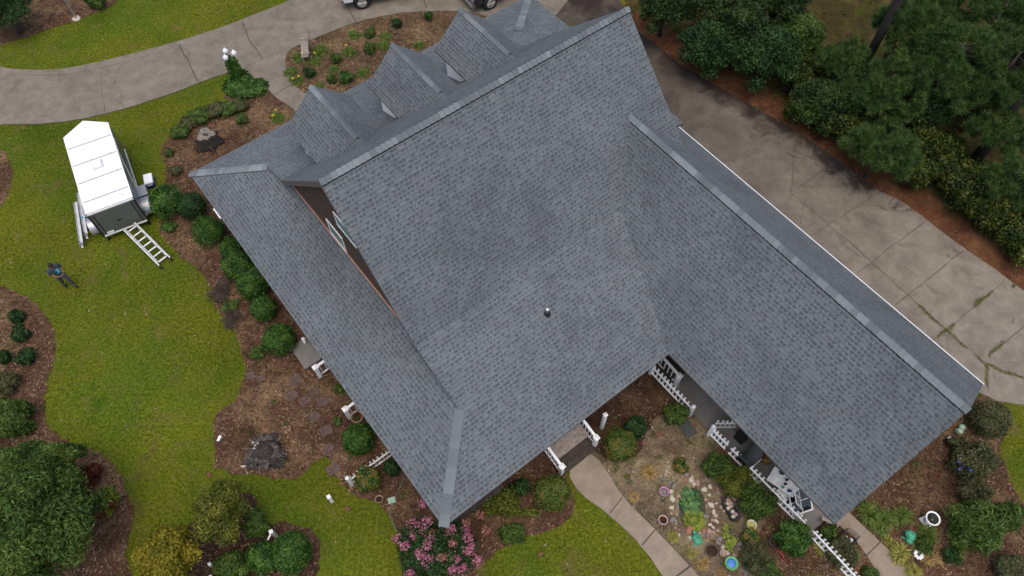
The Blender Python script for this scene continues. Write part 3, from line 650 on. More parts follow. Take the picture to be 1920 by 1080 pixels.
# rake boards under the roof edges, eave boards, flashing
def rake(p0, p1, dep=.2, wd=.04):
    rk = MB()
    a, c = H(*p0), H(*p1); d = Vector((0, 0, 1)); o = d * .102
    x = (c - a).normalized().cross(d).normalized() * wd
    q = [a - o - x, c - o - x, c - o + x, a - o + x]; e = d * dep
    rk.face(q); rk.face([p - e for p in q][::-1])
    for i in range(4): rk.face([q[i], q[i] - e, q[(i + 1) % 4] - e, q[(i + 1) % 4]])
    rk.build('rake_board', 'fascia', house)
for u in (.06, L_ - .06):
    rake((u, VR, ZR), (u, V1, Z1)); rake((u, V1, Z1), (u, 6.2, Z1 - .3837 * (6.2 - V1)), .08); rake((u, VR, ZR), (u, VF, ZF))
rake((UW, VW - .06, ZW), (UWL + .1, VW - .06, Z2 + .1)); rake((UW, VW - .06, ZW), (UWR - .1, VW - .06, ZWR + .1))
gt = MB()
gt.bar(H(UWR + .03, 1.95, ZWR - .05), H(UWR + .03, VW + .02, ZWR - .05), .03, .09)
gt.build('drip_edge', 'white', house)
gt = MB(); gt.bar(H(-PO + .12, 9.02, Z2 - .2), H(UWL + .05, 9.02, Z2 - .2), .04, .14); gt.bar(H(-PO + .09, -9, Z2 - .2), H(-PO + .09, 9, Z2 - .2), .04, .14)
gt.build('eave_board', 'fascia', house)
gt = MB(); gt.bar(H(-PO - .03, -6.9, Z2 - .08), H(-PO - .03, -6.3, Z2 - .08), .05, .06); gt.build('gutter_end', 'white', house)
# walls
wl = MB()
def wallpoly(pts, th=(0, 0)):
    wl.face([H(*p) for p in pts])
u = .36
gz = lambda v: (ZR + MREAR * (VR - v) if VR <= v <= V1 else (Z1 - .3837 * (v - V1) if v > V1 else (ZR - sF * (VR - v) if v >= VF else ZF - .3837 * (VF - v)))) - .13
vs_ = [-6.5, VF, -3, VR, 2, V1, 6.5]
wallpoly([(u, v, gz(v)) for v in vs_] + [(u, 6.5, 0), (u, -6.5, 0)])
wallpoly([(L_ - .35, v, gz(v)) for v in vs_][::-1] + [(L_ - .35, -6.5, 0), (L_ - .35, 6.5, 0)])
wallpoly([(u, 6.5, 0), (u, 6.5, 4.15), (L_ - .35, 6.5, 4.15), (L_ - .35, 6.5, 0)]); wallpoly([(u, -6.5, 0), (u, -6.5, 4.15), (L_ - .35, -6.5, 4.15), (L_ - .35, -6.5, 0)])
wlb = MB()
wall = wl.build('wall', 'brownwood', house)
# siding courses on the visible gable
sdm = MB()
for i in range(26):
    z = 4.40 + i * .20
    vv = [v for v in np.linspace(-6.3, 6.3, 200) if gz(v) > z + .2]
    if len(vv) < 2: continue
    sdm.box(H(u - .012, (vv[0] + vv[-1]) / 2, z + .09), (.022, vv[-1] - vv[0], .175))
sdm.build('siding', 'brownwood', house)
fl = MB(); fl.bar(H(u - .06, -6.05, 4.40), H(u - .06, 6.1, 4.40), .05, .07); fl.build('flashing', 'copper', house)
def window(v0, v1, z0, z1, parent, uu, sgn=-1, shut=False):
    b = MB(); t = .03
    b.box(H(uu, v0, (z0 + z1) / 2), (t, .05, z1 - z0 - .03)); b.box(H(uu, v1, (z0 + z1) / 2), (t, .05, z1 - z0 - .03))
    b.box(H(uu, (v0 + v1) / 2, z0), (t + .004, v1 - v0 + .06, .05)); b.box(H(uu, (v0 + v1) / 2, z1), (t + .004, v1 - v0 + .06, .05))
    wdw = b.build('window', 'white', parent)
    g_ = MB(); g_.box(H(uu + .01, (v0 + v1) / 2, (z0 + z1) / 2), (.02, abs(v1 - v0) - .055, z1 - z0 - .055)); gp = g_.build('pane', 'glassgreen', wdw)
    return wdw
window(-2.06, -.98, 4.46, 5.33, house, u - .04); window(-.9, .3, 6.28, 7.0, house, u - .04)
# wing walls
ww = MB(); a0, a1, e1_ = 9.2, UWR - .5, VW - .45
za = ZW - SLW * (UW - a0) - .13; zb = ZW - SR * (a1 - UW) - .13
ww.face([H(a0, 6, 0), H(a0, e1_, 0), H(a0, e1_, za), H(a0, 6, za)]); ww.face([H(a1, 2, 0), H(a1, e1_, 0), H(a1, e1_, zb), H(a1, 2, zb)])
ww.face([H(a0, e1_, 0), H(a1, e1_, 0), H(a1, e1_, zb), H(UW, e1_, ZW - .13), H(a0, e1_, za)])
ww.build('wing_wall', 'brownwood', house)
# decks and posts
dk = MB()
for i in range(14): dk.box(H(6.4 / 2 - .4, 6.62 + i * .125, .75), (14.2 if False else 9.0, .115, .04))
dk.build('deck', 'greywood', house)
dk = MB()
for i in range(18): dk.box(H(-2.1 + .13 * i, 0, .75), (.12, 17.4, .04))
dk.build('deck', 'darkwood', house)
sk = MB(); sk.box(H(2.9, 8.33, .36), (10.6, .04, .70)); sk.box(H(-2.17, 0, .36), (.04, 16.8, .70)); sk.build('deck_skirt', 'darkwood', house)
for (pu, pv) in [(-2.05, -8.6), (-2.05, -5.2), (-2.05, -1.6), (-2.05, 4.2), (-2.05, 8.25), (1.9, 8.25), (4.4, 8.25), (7.6, 8.25), (-2.05, 1.6)]:
    b = MB(); b.box(H(pu, pv, 1.6), (.12, .12, 3.2)); b.box(H(pu, pv, 3.08), (.18, .18, .12)); b.box(H(pu, pv, .85), (.17, .17, .16)); b.build('porch_post', 'white', house)
# steps down from the rear deck
st = MB()
for i in range(5):
    z = .70 - i * .145; st.box(H(3.13, 8.36 + i * .26, z), (1.62, .29, .045), mi=0 if i < 3 else 1)
    st.box(H(3.13, 8.25 + i * .26, z - .08), (1.6, .03, .12), mi=1)
st.build('steps', ['greywood', 'darkwood'], house)
dw = MB(); dw.box(H(8.45, 8.75, .30), (1.1, 1.0, .05)); dw.box(H(8.45, 8.95, .15), (1.1, .8, .05)); dw.build('side_step', 'darkwood', house)
# dormers
for (ud, tr) in ((2.70, 0), (6.39, 1), (9.68, 2)):
    zr, vf, hw, ze = 7.12, -6.45, 1.42, 5.77; sl_ = (zr - ze) / hw
    vbk = VR - (ZR - zr) / sF; vbe = VR - (ZR - ze) / sF
    roofplane('dormer_roof', [(ud, vf, zr), (ud, vbk + .05, zr), (ud - hw, vbe, ze), (ud - hw, vf, ze)], AY, th=.09)
    roofplane('dormer_roof', [(ud, vf, zr), (ud, vbk + .05, zr), (ud + hw, vbe, ze), (ud + hw, vf, ze)], AY, th=.09)
    ridge_cap('dormer_ridge_cap', H(ud, vf - .02, zr), H(ud, vbk - .42, zr), H(-1, 0, -sl_), H(1, 0, -sl_), .17, .2, .03, seed=20 + tr)
    b = MB(); hc = 1.16; vw_ = vf + .4
    for s_ in (-1, 1):
        uu = ud + s_ * hc; zt = ze + (hw - hc) * sl_ - .1
        b.face([H(uu, vw_, 4.2), H(uu, vw_, zt), H(uu, VR - (ZR - zt) / sF, zt), H(uu, VF, ZF)])
    b.build('dormer_cheek', 'housewrap', house)
    b = MB(); zt = ze + (hw - hc) * sl_ - .1; b.face([H(ud - hc, vw_, 4.2), H(ud + hc, vw_, 4.2), H(ud + hc, vw_, zt), H(ud, vw_, zr - .12), H(ud - hc, vw_, zt)])
    fr_ = b.build('dormer_front', 'brownwood', house)
    b = MB()
    for x0 in (-.5, .5): b.box(H(ud + x0, vw_ - .04, 5.25), (.07, .06, 1.3))
    for zz in (4.63, 5.25, 5.87): b.box(H(ud, vw_ - .05, zz), (1.06, .05, .06))
    dwn = b.build('window', 'white', house); b = MB(); b.box(H(ud, vw_ - .02, 5.25), (.92, .02, 1.15)); b.build('pane', 'carglass', dwn)
    b = MB(); b.box(H(ud - hw + .15, (vf + vbe) / 2, ze - .12 + .0), (.25, abs(vf - vbe) - .1, .03)); b.build('soffit', 'fascia', house)
    # printed marks on the white wrap
    b = MB(); rng = random.Random(tr)
    for i in range(7): b.box(H(ud - hc - .006, -5.3 + i * .16 + rng.uniform(-.03, .03), 5.45 + rng.uniform(-.14, .14)), (.004, .08, .05 + rng.uniform(0, .08)))
    b.build('wrap_print', 'slate', house)
# vent pipe on the roof
vp = W(4.464, 5.676, 4.60); b = MB(); b.lathe([(.13, -.06), (.12, .04), (.075, .13), (.06, .15)], 16); vent = b.build('roof_vent_pipe', 'black', None, vp)
tag(vent, 'short plumbing vent with black boot and pale cap on the shingle roof', 'vent pipe')
b = MB(); b.lathe([(.05, .14), (.05, .30), (.058, .305), (.058, .33), (.04, .34)], 14); b.build('vent_cap', 'alum', vent)

# ------------------------------------------------------------------ RAILINGS and FENCES
def railing(label, p0, p1, z0, z1, nb, post=True, h=.86, cat='railing', mname='white', pw=.15):
    p0, p1 = Vector(p0), Vector(p1); d = p1 - p0
    t = thing('stair_railing', label, cat, (p0.x, p0.y, 0), math.atan2(d.y, d.x)); L = d.length
    b = MB(); b.bar((0, 0, z0 + h), (L, 0, z1 + h), .10, .05); b.build('top_rail', mname, t)
    b = MB(); b.bar((0, 0, z0 + .12), (L, 0, z1 + .12), .05, .05); b.build('bottom_rail', mname, t)
    for i in range(nb):
        x = (i + .7) * L / (nb + .4); zz = z0 + (z1 - z0) * x / L; b = MB(); b.box((x, 0, zz + .12 + (h - .12) / 2), (.035, .035, h - .14)); b.build('baluster', mname, t)
    b = MB(); b.box((L, 0, (z1 + h) / 2), (pw, pw, z1 + h)); b.box((L, 0, z1 + h + .025), (pw + .06, pw + .06, .05)); b.box((L, 0, z1 + h + .06), (pw + .02, pw + .02, .04), taper=.5); b.build('post', mname, t)
    return t
railing('white stair railing on the left side of the rear deck steps', W(2.28, 8.2), W(2.28, 9.42), .35, .0, 7)
railing('white stair railing on the right side of the rear deck steps', W(3.98, 8.2), W(3.98, 9.37), .35, .0, 7)
railing('white porch stair railing beside the concrete pad at the left eave', W(-2.0, .45), W(-2.79, .45), .1, .0, 3)
railing('white porch stair railing standing above the round bush at the left eave', W(-2.0, 2.66), W(-2.78, 2.66), .1, .0, 3)
railing('white slatted step railing behind the picket fence by the patio corner', W(8.12, 8.0), W(8.12, 9.5), .25, .1, 7)
def picket_fence(label, p0, p1, n, posts=(1, 1), h=.86, step=None, mname='white', pickw=.085, rnd=True, skip=()):
    p0, p1 = Vector(p0), Vector(p1); d = p1 - p0; L = d.length
    t = thing('picket_fence', label, 'picket fence', (p0.x, p0.y, 0), math.atan2(d.y, d.x))
    for z in (.16, h * .72):
        b = MB(); b.bar((0, 0, z), (L, 0, z), .045, .07); b.build('rail', mname, t)
    me = None
    for i in range(n):
        if i in skip: continue
        x = (i + .5) * L / n
        if me is None:
            b = MB(); b.prism([(-pickw / 2, -.012), (pickw / 2, -.012), (pickw / 2, .012), (-pickw / 2, .012)], .04, h - .05)
            for k_ in range(5):
                a0_, a1_ = math.pi * k_ / 5, math.pi * (k_ + 1) / 5; r = pickw / 2
                q = [(r * math.cos(a0_), -.012, h - .05 + r * math.sin(a0_)), (r * math.cos(a1_), -.012, h - .05 + r * math.sin(a1_)), (0, -.012, h - .05)]
                b.face(q); b.face([(p[0], .012, p[2]) for p in q][::-1]); b.face([q[0], q[1], (q[1][0], .012, q[1][2]), (q[0][0], .012, q[0][2])])
            o = b.build('picket', mname, t); me = o.data
        else: o = link_obj('picket', me, t)
        o.location = (x, .035, 0); o.rotation_euler = (RAD(random.uniform(-1, 1)), RAD(random.uniform(-1.5, 1.5)), 0)
    for k_, x in zip(posts, (0, L)):
        if k_:
            b = MB(); b.box((x, 0, .46), (.12, .12, .92)); b.lathe([(.085, .92), (.09, .94), (.06, .97), (.02, .99)], 10, (x, 0, 0)); b.build('post', mname, t)
    return t
picket_fence('white picket fence between the deck corner and the grey patio', W(7.70, 8.5), W(7.68, 10.72), 12, (1, 1))
picket_fence('short white picket fence piece at the upper end of the patio edge', W(7.70, 11.74), W(7.72, 12.55), 5, (1, 0))
picket_fence('long white picket fence in front of the cluttered patio', W(7.72, 12.7), W(7.79, 16.22), 20, (0, 0), skip=(9, 10))
picket_fence('lowest white picket fence running past the wing corner off the photo', W(7.80, 16.56), W(7.74, 20.0), 20, (0, 0))
picket_fence('short grey weathered picket section standing behind the patio fence end', W(7.98, 11.65), W(8.7, 12.2), 5, (0, 0), .8, mname='whiteold')
pf = picket_fence('weathered picket fence behind a round bush left of the eave', W(-4.11, 4.98), W(-2.2, 4.98), 11, (1, 0), .82, mname='whiteold', pickw=.06)

# ------------------------------------------------------------------ TRAILER
tr_o = P(0, 0); tr_c = Vector((-17.10, 19.53, 0)); tdir = Vector((-.456, .890, 0)).normalized(); tyaw = math.atan2(tdir.y, tdir.x)
trailer = thing('cargo_trailer', 'dark enclosed cargo trailer with a white roof and pointed front on the lawn', 'trailer', tr_c, tyaw)
TL, TW, TZ0, TZ1 = 4.75, 1.96, .38, 2.0
foot = [(0, -TW / 2), (TL, -TW / 2), (TL + .62, 0), (TL, TW / 2), (0, TW / 2)]
b = MB(); b.prism(foot, TZ0, TZ1 - .02); b.build('body', 'char', trailer)
foot2 = [(-.02, -TW / 2 - .02), (TL + .01, -TW / 2 - .02), (TL + .65, 0), (TL + .01, TW / 2 + .02), (-.02, TW / 2 + .02)]
b = MB(); b.prism(foot2, TZ1 - .019, TZ1 + .02); rf = b.build('roof', 'whiteroof', trailer)
b = MB()
for x in (.62, 1.75, 2.85, 3.95): b.box((x, 0, TZ1 + .024), (.035, TW - .06, .008))
b.build('roof_seam', 'rockgrey', rf)
b = MB(); b.box((2.45, -.05, TZ1 + .05), (.46, .44, .07)); b.box((2.45, -.05, TZ1 + .12), (.40, .38, .07), mi=1, taper=.85); b.build('roof_vent', ['alum', 'whiteroof'], trailer)
b = MB()
for x, y in ((4.9, 0), (2.9, -.7), (1.8, -.75), (.3, -.65)): b.lathe([(.035, 0), (.03, .03)], 8, (x, y, TZ1 + .02))
b.build('marker_cap', 'alum', rf)
b = MB()
b.box((-.035, 0, (TZ0 + TZ1) / 2 + .03), (.05, TW - .16, TZ1 - TZ0 - .14)); dr = b.build('rear_door', 'char', trailer)
b = MB(); b.box((-.07, .62, TZ0 + .12), (.02, .30, .16)); b.build('licence_plate', 'white', dr)
b = MB(); b.box((-.045, 0, TZ0 + .0), (.07, TW - .12, .05)); b.build('door_trim', 'white', dr); b = MB(); b.box((-.04, 0, TZ1 - .07), (.05, TW, .07)); b.build('door_trim', 'white', dr)
b = MB(); b.bar((-.07, -.80, TZ0 + .1), (-.07, -.80, TZ1 - .15), .03); b.bar((-.07, .80, TZ0 + .1), (-.07, .80, TZ1 - .15), .03); b.box((-.075, 0, TZ0 + .7), (.03, .2, .04)); b.build('door_bar', 'black', dr)
b = MB(); b.box((TL / 2, 0, TZ0 - .06), (TL, TW - .1, .10)); b.bar((TL, -.8, TZ0 - .06), (TL + 1.5, 0, TZ0 - .06), .07, .09); b.bar((TL, .8, TZ0 - .06), (TL + 1.5, 0, TZ0 - .06), .07, .09); b.tube([(TL + 1.4, 0, 0), (TL + 1.4, 0, .7)], .035, 8); b.build('chassis', 'black', trailer)
for s_ in (-1, 1):
    y = s_ * (TW / 2 + .14)
    b = MB(); b.tube([(.75 + .0, y - .11, .34), (.75, y + .11, .34)], .34, 20); wh = b.build('wheel', 'rubber', trailer); b = MB(); b.tube([(.75, y + s_ * .095, .34), (.75, y + s_ * .125, .34)], .19, 16); b.build('rim', 'alum', wh)
    b = MB(); n_ = 14
    for i in range(n_):
        a0_, a1_ = math.pi * .02 + math.pi * .62 * i / n_, math.pi * .02 + math.pi * .62 * (i + 1) / n_; r = .47
        q = [(.75 - r * math.cos(a0_), .34 + r * math.sin(a0_)), (.75 - r * math.cos(a1_), .34 + r * math.sin(a1_))]
        ya, yb = s_ * (TW / 2 + .005), s_ * (TW / 2 + .42)
        b.face([(q[0][0], ya, q[0][1]), (q[0][0], yb, q[0][1]), (q[1][0], yb, q[1][1]), (q[1][0], ya, q[1][1])])
        b.face([(q[0][0], yb, q[0][1]), (q[0][0], yb, q[0][1] - .04), (q[1][0], yb, q[1][1] - .04), (q[1][0], yb, q[1][1])])
    b.box((1.32, s_ * (TW / 2 + .21), .79), (.62, .41, .035)); b.box((1.62, s_ * (TW / 2 + .21), .66), (.03, .40, .28))
    b.build('fender', 'alumplate', trailer)
b = MB(); b.bar((TL - .9, -TW / 2 - .02, TZ1 - .12), (TL - 1.8, -TW / 2 - .02, TZ1 - .12), .03, .05); b.bar((TL - 1.8, -TW / 2 - .015, TZ1 - .14), (TL - 3.0, -TW / 2 - .015, TZ0 + .3), .02, .03); b.bar((.2, -TW / 2 - .015, TZ0 + .02), (TL - .2, -TW / 2 - .015, TZ0 + .02), .03, .05); b.bar((.2, TW / 2 + .015, TZ0 + .02), (TL - .2, TW / 2 + .015, TZ0 + .02), .03, .05); b.build('side_trim', 'alum', trailer)
b = MB()
for s_ in (-1, 1):
    b.box((-.01, s_ * (TW / 2 - .0), 1.2), (.07, .05, 1.6)); b.tube([(.05, s_ * .9, 0), (.05, s_ * .9, .4)], .03, 8); b.box((.05, s_ * .9, .015), (.14, .14, .03))
b.build('corner_post', 'black', trailer)

# cooler
co = P(284, 345); b = MB(); b.box((0, 0, .18), (.56, .36, .34), taper=1.06); cooler = b.build('drink_cooler', 'blue', None, co); cooler.rotation_euler = (0, 0, tyaw - .12)
tag(cooler, 'blue cooler with a white lid on the grass beside the trailer fender', 'cooler')
b = MB(); b.box((0, 0, .385), (.60, .40, .07), taper=.94); b.build('lid', 'whiteroof', cooler); b = MB(); b.bar((-.30, -.12, .26), (-.30, .12, .26), .03); b.build('handle', 'white', cooler)

def ladder(label, a, b_, wd, nr, roll=0., feet=True, double=True):
    a, b_ = Vector(a), Vector(b_); d = b_ - a; L = d.length; d.normalize()
    up = Vector((0, 0, 1)); s_ = d.cross(up).normalized(); n = s_.cross(d)
    R = Matrix.Rotation(roll, 3, d); s_ = R @ s_; n = R @ n
    t = thing('extension_ladder', label, 'ladder', a); t.rotation_euler = Matrix((s_, d, n)).transposed().to_euler()
    for x in (-wd / 2, wd / 2):
        bb = MB(); bb.box((x, L / 2, 0), (.045, L, .09)); bb.build('rail', 'alum', t)
    for i in range(nr):
        bb = MB(); y = (i + .5) * L / nr; bb.box((0, y, .0), (wd - .036, .06, .04)); bb.build('rung', 'alum', t)
    if double:
        for x in (-wd / 2 + .055, wd / 2 - .065):
            bb = MB(); bb.box((x, L * .5 - .05, .075), (.05, L * .94, .07)); bb.build('fly_rail', 'alumplate', t)
    if feet:
        for x in (-wd / 2, wd / 2):
            bb = MB(); bb.box((x, L + .06, -.02), (.08, .14, .12)); bb.build('rubber_foot', 'rubber', t)
    return t
ladder('aluminium ladder sticking out of the trailer rear with black rubber feet', P(243, 425, .62), P(309, 491, .17), .56, 7)
lb = [P(146, 385, .55), P(157, 462, .16)]
ladder('outermost silver ladder lying on edge left of the trailer', P(143, 384, .45), P(154, 460, .22), .42, 9, RAD(68), False)
ladder('inner silver ladder on edge against the trailer side', P(149, 366, .55), P(163, 443, .30), .42, 9, RAD(70), False)
b = MB(); b.blob((0, 0, .32), (.13, .2, .34), 3, .25, 12); o = b.build('tarp_bundle', 'cyan', None, P(167, 420)); o.rotation_euler = (0, 0, .4); tag(o, 'bright blue tarp bundle stuffed between ladders and trailer', 'tarp')
b = MB(); b.tube([(0, 0, .04), (.1, .12, .1), (.06, .26, .22), (-.02, .34, .42), (.08, .42, .5)], [.06, .09, .08, .09, .05], 9); o = b.build('safety_harness', 'orange', None, P(168, 438)); tag(o, 'orange harness strap lying on the grass below the ladders', 'harness')

# ------------------------------------------------------------------ PERSON
def skin_mesh(name, joints, edges, radii, material, parent, root=0, sub=2):
    me = bpy.data.meshes.new(name); me.from_pydata(joints, edges, []); o = bpy.data.objects.new(name, me); COL.objects.link(o)
    md = o.modifiers.new('skin', 'SKIN'); md.use_smooth_shade = True
    for i, r in enumerate(radii):
        sv = me.skin_vertices[0].data[i]; sv.radius = (r, r) if isinstance(r, (int, float)) else r; sv.use_root = (i == root)
    ms_ = o.modifiers.new('sub', 'SUBSURF'); ms_.levels = sub; ms_.render_levels = sub
    dg = bpy.context.evaluated_depsgraph_get(); me2 = bpy.data.meshes.new_from_object(o.evaluated_get(dg)); me2.name = name
    bpy.data.objects.remove(o); me2.materials.clear(); me2.materials.append(MT[material])
    for p in me2.polygons: p.use_smooth = True
    return link_obj(name, me2, parent)
pp = P(131, 535); person = thing('person', 'man in a slate blue shirt walking on the lawn looking down at his hands', 'person', pp, RAD(-35))
# facing local +x ; y left
J = [(0, 0, .93), (0, .0, 1.12), (.01, 0, 1.32), (.02, 0, 1.46), (.07, 0, 1.56), (.10, 0, 1.66),           # 0 pelvis .. 5 head
     (0, .20, 1.40), (.03, .27, 1.14), (.26, .12, 1.10), (.33, .07, 1.13),                               # left arm 6-9
     (0, -.20, 1.40), (.03, -.27, 1.14), (.26, -.10, 1.08), (.33, -.04, 1.11),                            # right arm 10-13
     (.02, .10, .88), (.16, .11, .48), (.20, .11, .09), (.36, .12, .05),                                  # left leg 14-17
     (0, -.10, .88), (-.02, -.11, .48), (-.20, -.12, .12), (-.06, -.13, .05)]                             # right leg 18-21
E_ = [(0, 1), (1, 2), (2, 3), (3, 4), (4, 5), (2, 6), (6, 7), (7, 8), (8, 9), (2, 10), (10, 11), (11, 12), (12, 13), (0, 14), (14, 15), (15, 16), (16, 17), (0, 18), (18, 19), (19, 20), (20, 21)]
R_ = [(.13, .10), (.12, .09), (.14, .10), .055, .06, .095, .06, .045, .035, .035, .06, .045, .035, .035, .085, .055, .04, .035, .085, .055, .04, .035]
bd = skin_mesh('body', J, E_, R_, 'skin', person)
sh = skin_mesh('shirt', [(0, 0, .90), (0, 0, 1.12), (.01, 0, 1.32), (.015, 0, 1.43), (0, .20, 1.41), (.025, .255, 1.22), (0, -.20, 1.41), (.025, -.255, 1.22)], [(0, 1), (1, 2), (2, 3), (2, 4), (4, 5), (2, 6), (6, 7)], [(.155, .125), (.145, .115), (.165, .125), .075, .085, .075, .085, .075], 'shirt', person)
b = MB(); b.box((.13, .03, 1.24), (.05, .20, .28), M=Matrix.Rotation(-.1, 3, 'Y')); b.build('shirt_panel', 'teal', person)
b = MB(); b.box((.165, .05, 1.27), (.02, .07, .22)); b.build('shirt_stripe', 'paleblue', person)
skin_mesh('trousers', [(0, 0, .96), (.02, .10, .86), (.16, .11, .48), (.20, .11, .14), (0, -.10, .86), (-.02, -.11, .48), (-.19, -.12, .17)], [(0, 1), (1, 2), (2, 3), (0, 4), (4, 5), (5, 6)], [(.145, .12), .105, .08, .07, .105, .08, .07], 'trousers', person)
b = MB(); b.blob((.085, 0, 1.70), (.108, .092, .085), 1, .05, 12); b.blob((.05, 0, 1.655), (.085, .09, .10), 2, .05, 12); b.build('hair', 'hair', person)
for (x, y, z, rz) in ((.30, .12, .05, .1), (-.12, -.13, .06, -.1)):
    b = MB(); b.blob((x, y, z), (.15, .06, .055), 4, .06, 12); b.build('shoe', 'rubber', person)
b = MB(); b.box((.38, .02, 1.15), (.09, .16, .012), M=Matrix.Rotation(.4, 3, 'Y')); ph_ = b.build('phone', 'black', None); ph_.parent = None
ph_.matrix_world = Matrix.Translation(pp) @ Matrix.Rotation(RAD(-35), 4, 'Z'); tag(ph_, "small black phone held in the walking man's hands", 'phone')
# fingers closing on the phone, as part of the body surface
fb = []
for s_, yy in ((1, .085), (-1, -.045)):
    for k_ in range(4):
        x0 = .34 + .02 * k_; fb.append([(x0, yy, 1.125), (x0 + .012, yy - s_ * .02, 1.155), (x0 + .012, yy - s_ * .045, 1.16)])
    fb.append([(.33, yy - s_ * .0, 1.14), (.355, yy - s_ * .03, 1.168), (.375, yy - s_ * .04, 1.17)])
hm = MB()
for f_ in fb: hm.tube(f_, [.010, .009, .007], 6)
hm.blob((.355, .075, 1.125), (.045, .025, .03), 3, .05, 10); hm.blob((.355, -.04, 1.12), (.045, .025, .03), 5, .05, 10)
hm.blob((.185, 0, 1.63), (.02, .015, .022), 6, .05, 8); hm.blob((.09, .093, 1.64), (.018, .012, .03), 7, .05, 8); hm.blob((.09, -.093, 1.64), (.018, .012, .03), 8, .05, 8)
hobj = hm.build('hand', 'skin', person)

# ------------------------------------------------------------------ VEHICLES at the top edge
def pickup(label, loc, rz, paint, flip=1):
    t = thing('pickup_truck', label, 'pickup truck', loc, rz)
    # local x forward, origin at the near front wheel contact; body spans y 0..1.95 (near side y=0)
    Lf, Lr, Wd = .95, 4.9, 1.95
    b = MB(); n = 9
    prof = [(Lf, .45), (Lf + .02, .75), (Lf - .1, 1.02), (-.6, 1.12), (-1.15, 1.75), (-2.7, 1.78), (-3.05, 1.12), (-Lr, 1.10), (-Lr - .05, .5), (-Lr, .42)]
    for y0, y1 in ((0, Wd),):
        k = len(b.v); b.v += [(x, y0 + (.18 if z > 1.2 else 0), z) for x, z in prof] + [(x, y1 - (.18 if z > 1.2 else 0), z) for x, z in prof]; m_ = len(prof)
        for i in range(m_):
            j = (i + 1) % m_; b.f.append((k + i, k + j, k + m_ + j, k + m_ + i)); b.m.append(0); b.t.append(.5); b.smooth.append(False)
        b.f.append(tuple(k + i for i in range(m_))[::-1]); b.f.append(tuple(k + m_ + i for i in range(m_))); b.m += [0, 0]; b.t += [.5, .5]; b.smooth += [False, False]
    o = b.build('body', paint, t); bv = o.modifiers.new('bev', 'BEVEL'); bv.width = .05; bv.segments = 2
    b = MB(); b.box((-.88, Wd / 2, 1.46), (.03, Wd - .5, .62), M=Matrix.Rotation(-.72, 3, 'Y')); b.build('windscreen', 'carglass', t)
    for y in (.07, Wd - .07):
        b = MB(); b.box((-1.9, y, 1.47), (1.25, .03, .42), M=Matrix.Rotation(.2 if y > 1 else -.2, 3, 'X')); b.build('side_window', 'carglass', t)
    b = MB(); b.box((Lf + .06, Wd / 2, .55), (.16, Wd + .04, .24), taper=.96); b.build('bumper', 'chrome', t)
    b = MB(); b.box((Lf + .03, Wd / 2, .86), (.05, Wd - .6, .22)); b.build('grille', 'black', t)
    for y in (.2, Wd - .2):
        b = MB(); b.box((Lf - .0, y, .86), (.12, .32, .18)); b.build('headlight', 'chrome', t)
    for x in (0, -3.7):
        b = MB(); b.tube([(x, -.006, .42), (x, .1, .42)], .48, 24); b.tube([(x, Wd - .1, .42), (x, Wd + .006, .42)], .48, 24); b.build('wheel_arch', 'black', t)
        for y in (.06, Wd - .06):
            b = MB(); s_ = -1 if y < 1 else 1; b.tube([(x, y - .12 + s_ * .06, .40), (x, y + .12 + s_ * .06, .40)], .40, 24); wh = b.build('wheel', 'rubber', t)
            b = MB(); b.tube([(x, y + s_ * .17, .40), (x, y + s_ * .19, .40)], .26, 18); b.lathe([(.05, 0), (.05, .02)], 8, (x, y + s_ * .19, .40))
            for k_ in range(6):
                a = k_ * math.pi / 3; b.bar((x, y + s_ * .195, .40), (x + .23 * math.cos(a), y + s_ * .195, .40 + .23 * math.sin(a)), .05, .02)
            b.build('rim', 'chrome', wh)
    b = MB(); b.box((-4.0, Wd / 2, 1.0 + .11), (1.65, Wd - .3, .02)); b.build('truck_bed', 'black', t)
    return t
pw = P(681, 16)
def place_truck(label, wheel, rz, paint):
    # near side faces -y in world: local y grows away from the camera
    t = pickup(label, wheel, rz, paint); return t
# face -x: mirror by rotating 180 deg about z makes local +y point to -y, so shift the body across
t1 = pickup('white pickup truck with chrome bumper at the top edge of the drive', (0, 0, 0), math.pi, 'carwhite'); off = Matrix.Rotation(math.pi + .26, 3, 'Z') @ Vector((0, 1.95, 0))
t1.rotation_euler = (0, 0, math.pi + .26); t1.location = (pw.x - off.x, pw.y - off.y, .046)
dw_ = P(919, 17); t2 = pickup('dark pickup truck with silver rims parked at the top behind the roof', (0, 0, 0), math.pi, 'cardark')
t2.rotation_euler = (0, 0, math.pi + .55); off = Matrix.Rotation(math.pi + .55, 3, 'Z') @ Vector((0, 1.95, 0)); t2.location = (dw_.x - off.x, dw_.y - off.y, .046)

# ------------------------------------------------------------------ SMALL FURNITURE and ORNAMENTS
# lamp post wrapped with ivy
lp = P(452, 158); lampt = thing('lamp_post', 'lamp post with three white globes wrapped in a column of green ivy', 'lamp post', lp)
b = MB(); b.tube([(0, 0, 0), (0, 0, 1.75)], .05, 10)
for a in (0.2, 2.3, 4.4): b.tube([(0, 0, 1.70), (.17 * math.cos(a), .17 * math.sin(a), 1.72), (.26 * math.cos(a), .26 * math.sin(a), 1.84)], .02, 6)
b.build('post', 'black', lampt)
for a in (0.2, 2.3, 4.4):
    c_ = (.27 * math.cos(a), .27 * math.sin(a), 1.84); b = MB(); b.lathe([(.05, 0), (.10, .05), (.13, .14), (.12, .22), (.07, .28), (.03, .31), (.02, .36)], 14, c_); b.build('lamp_globe', 'whiteroof', lampt)
me = crown_mesh('ivy', [(0, 0, .5, .42, .42, .6), (0, 0, 1.0, .36, .34, .5), (.0, 0, 1.42, .30, .28, .34), (.1, .0, .3, .6, .6, .4)], 3600, .05, 'boxwood', 31, .6)
link_obj('ivy', me, lampt)
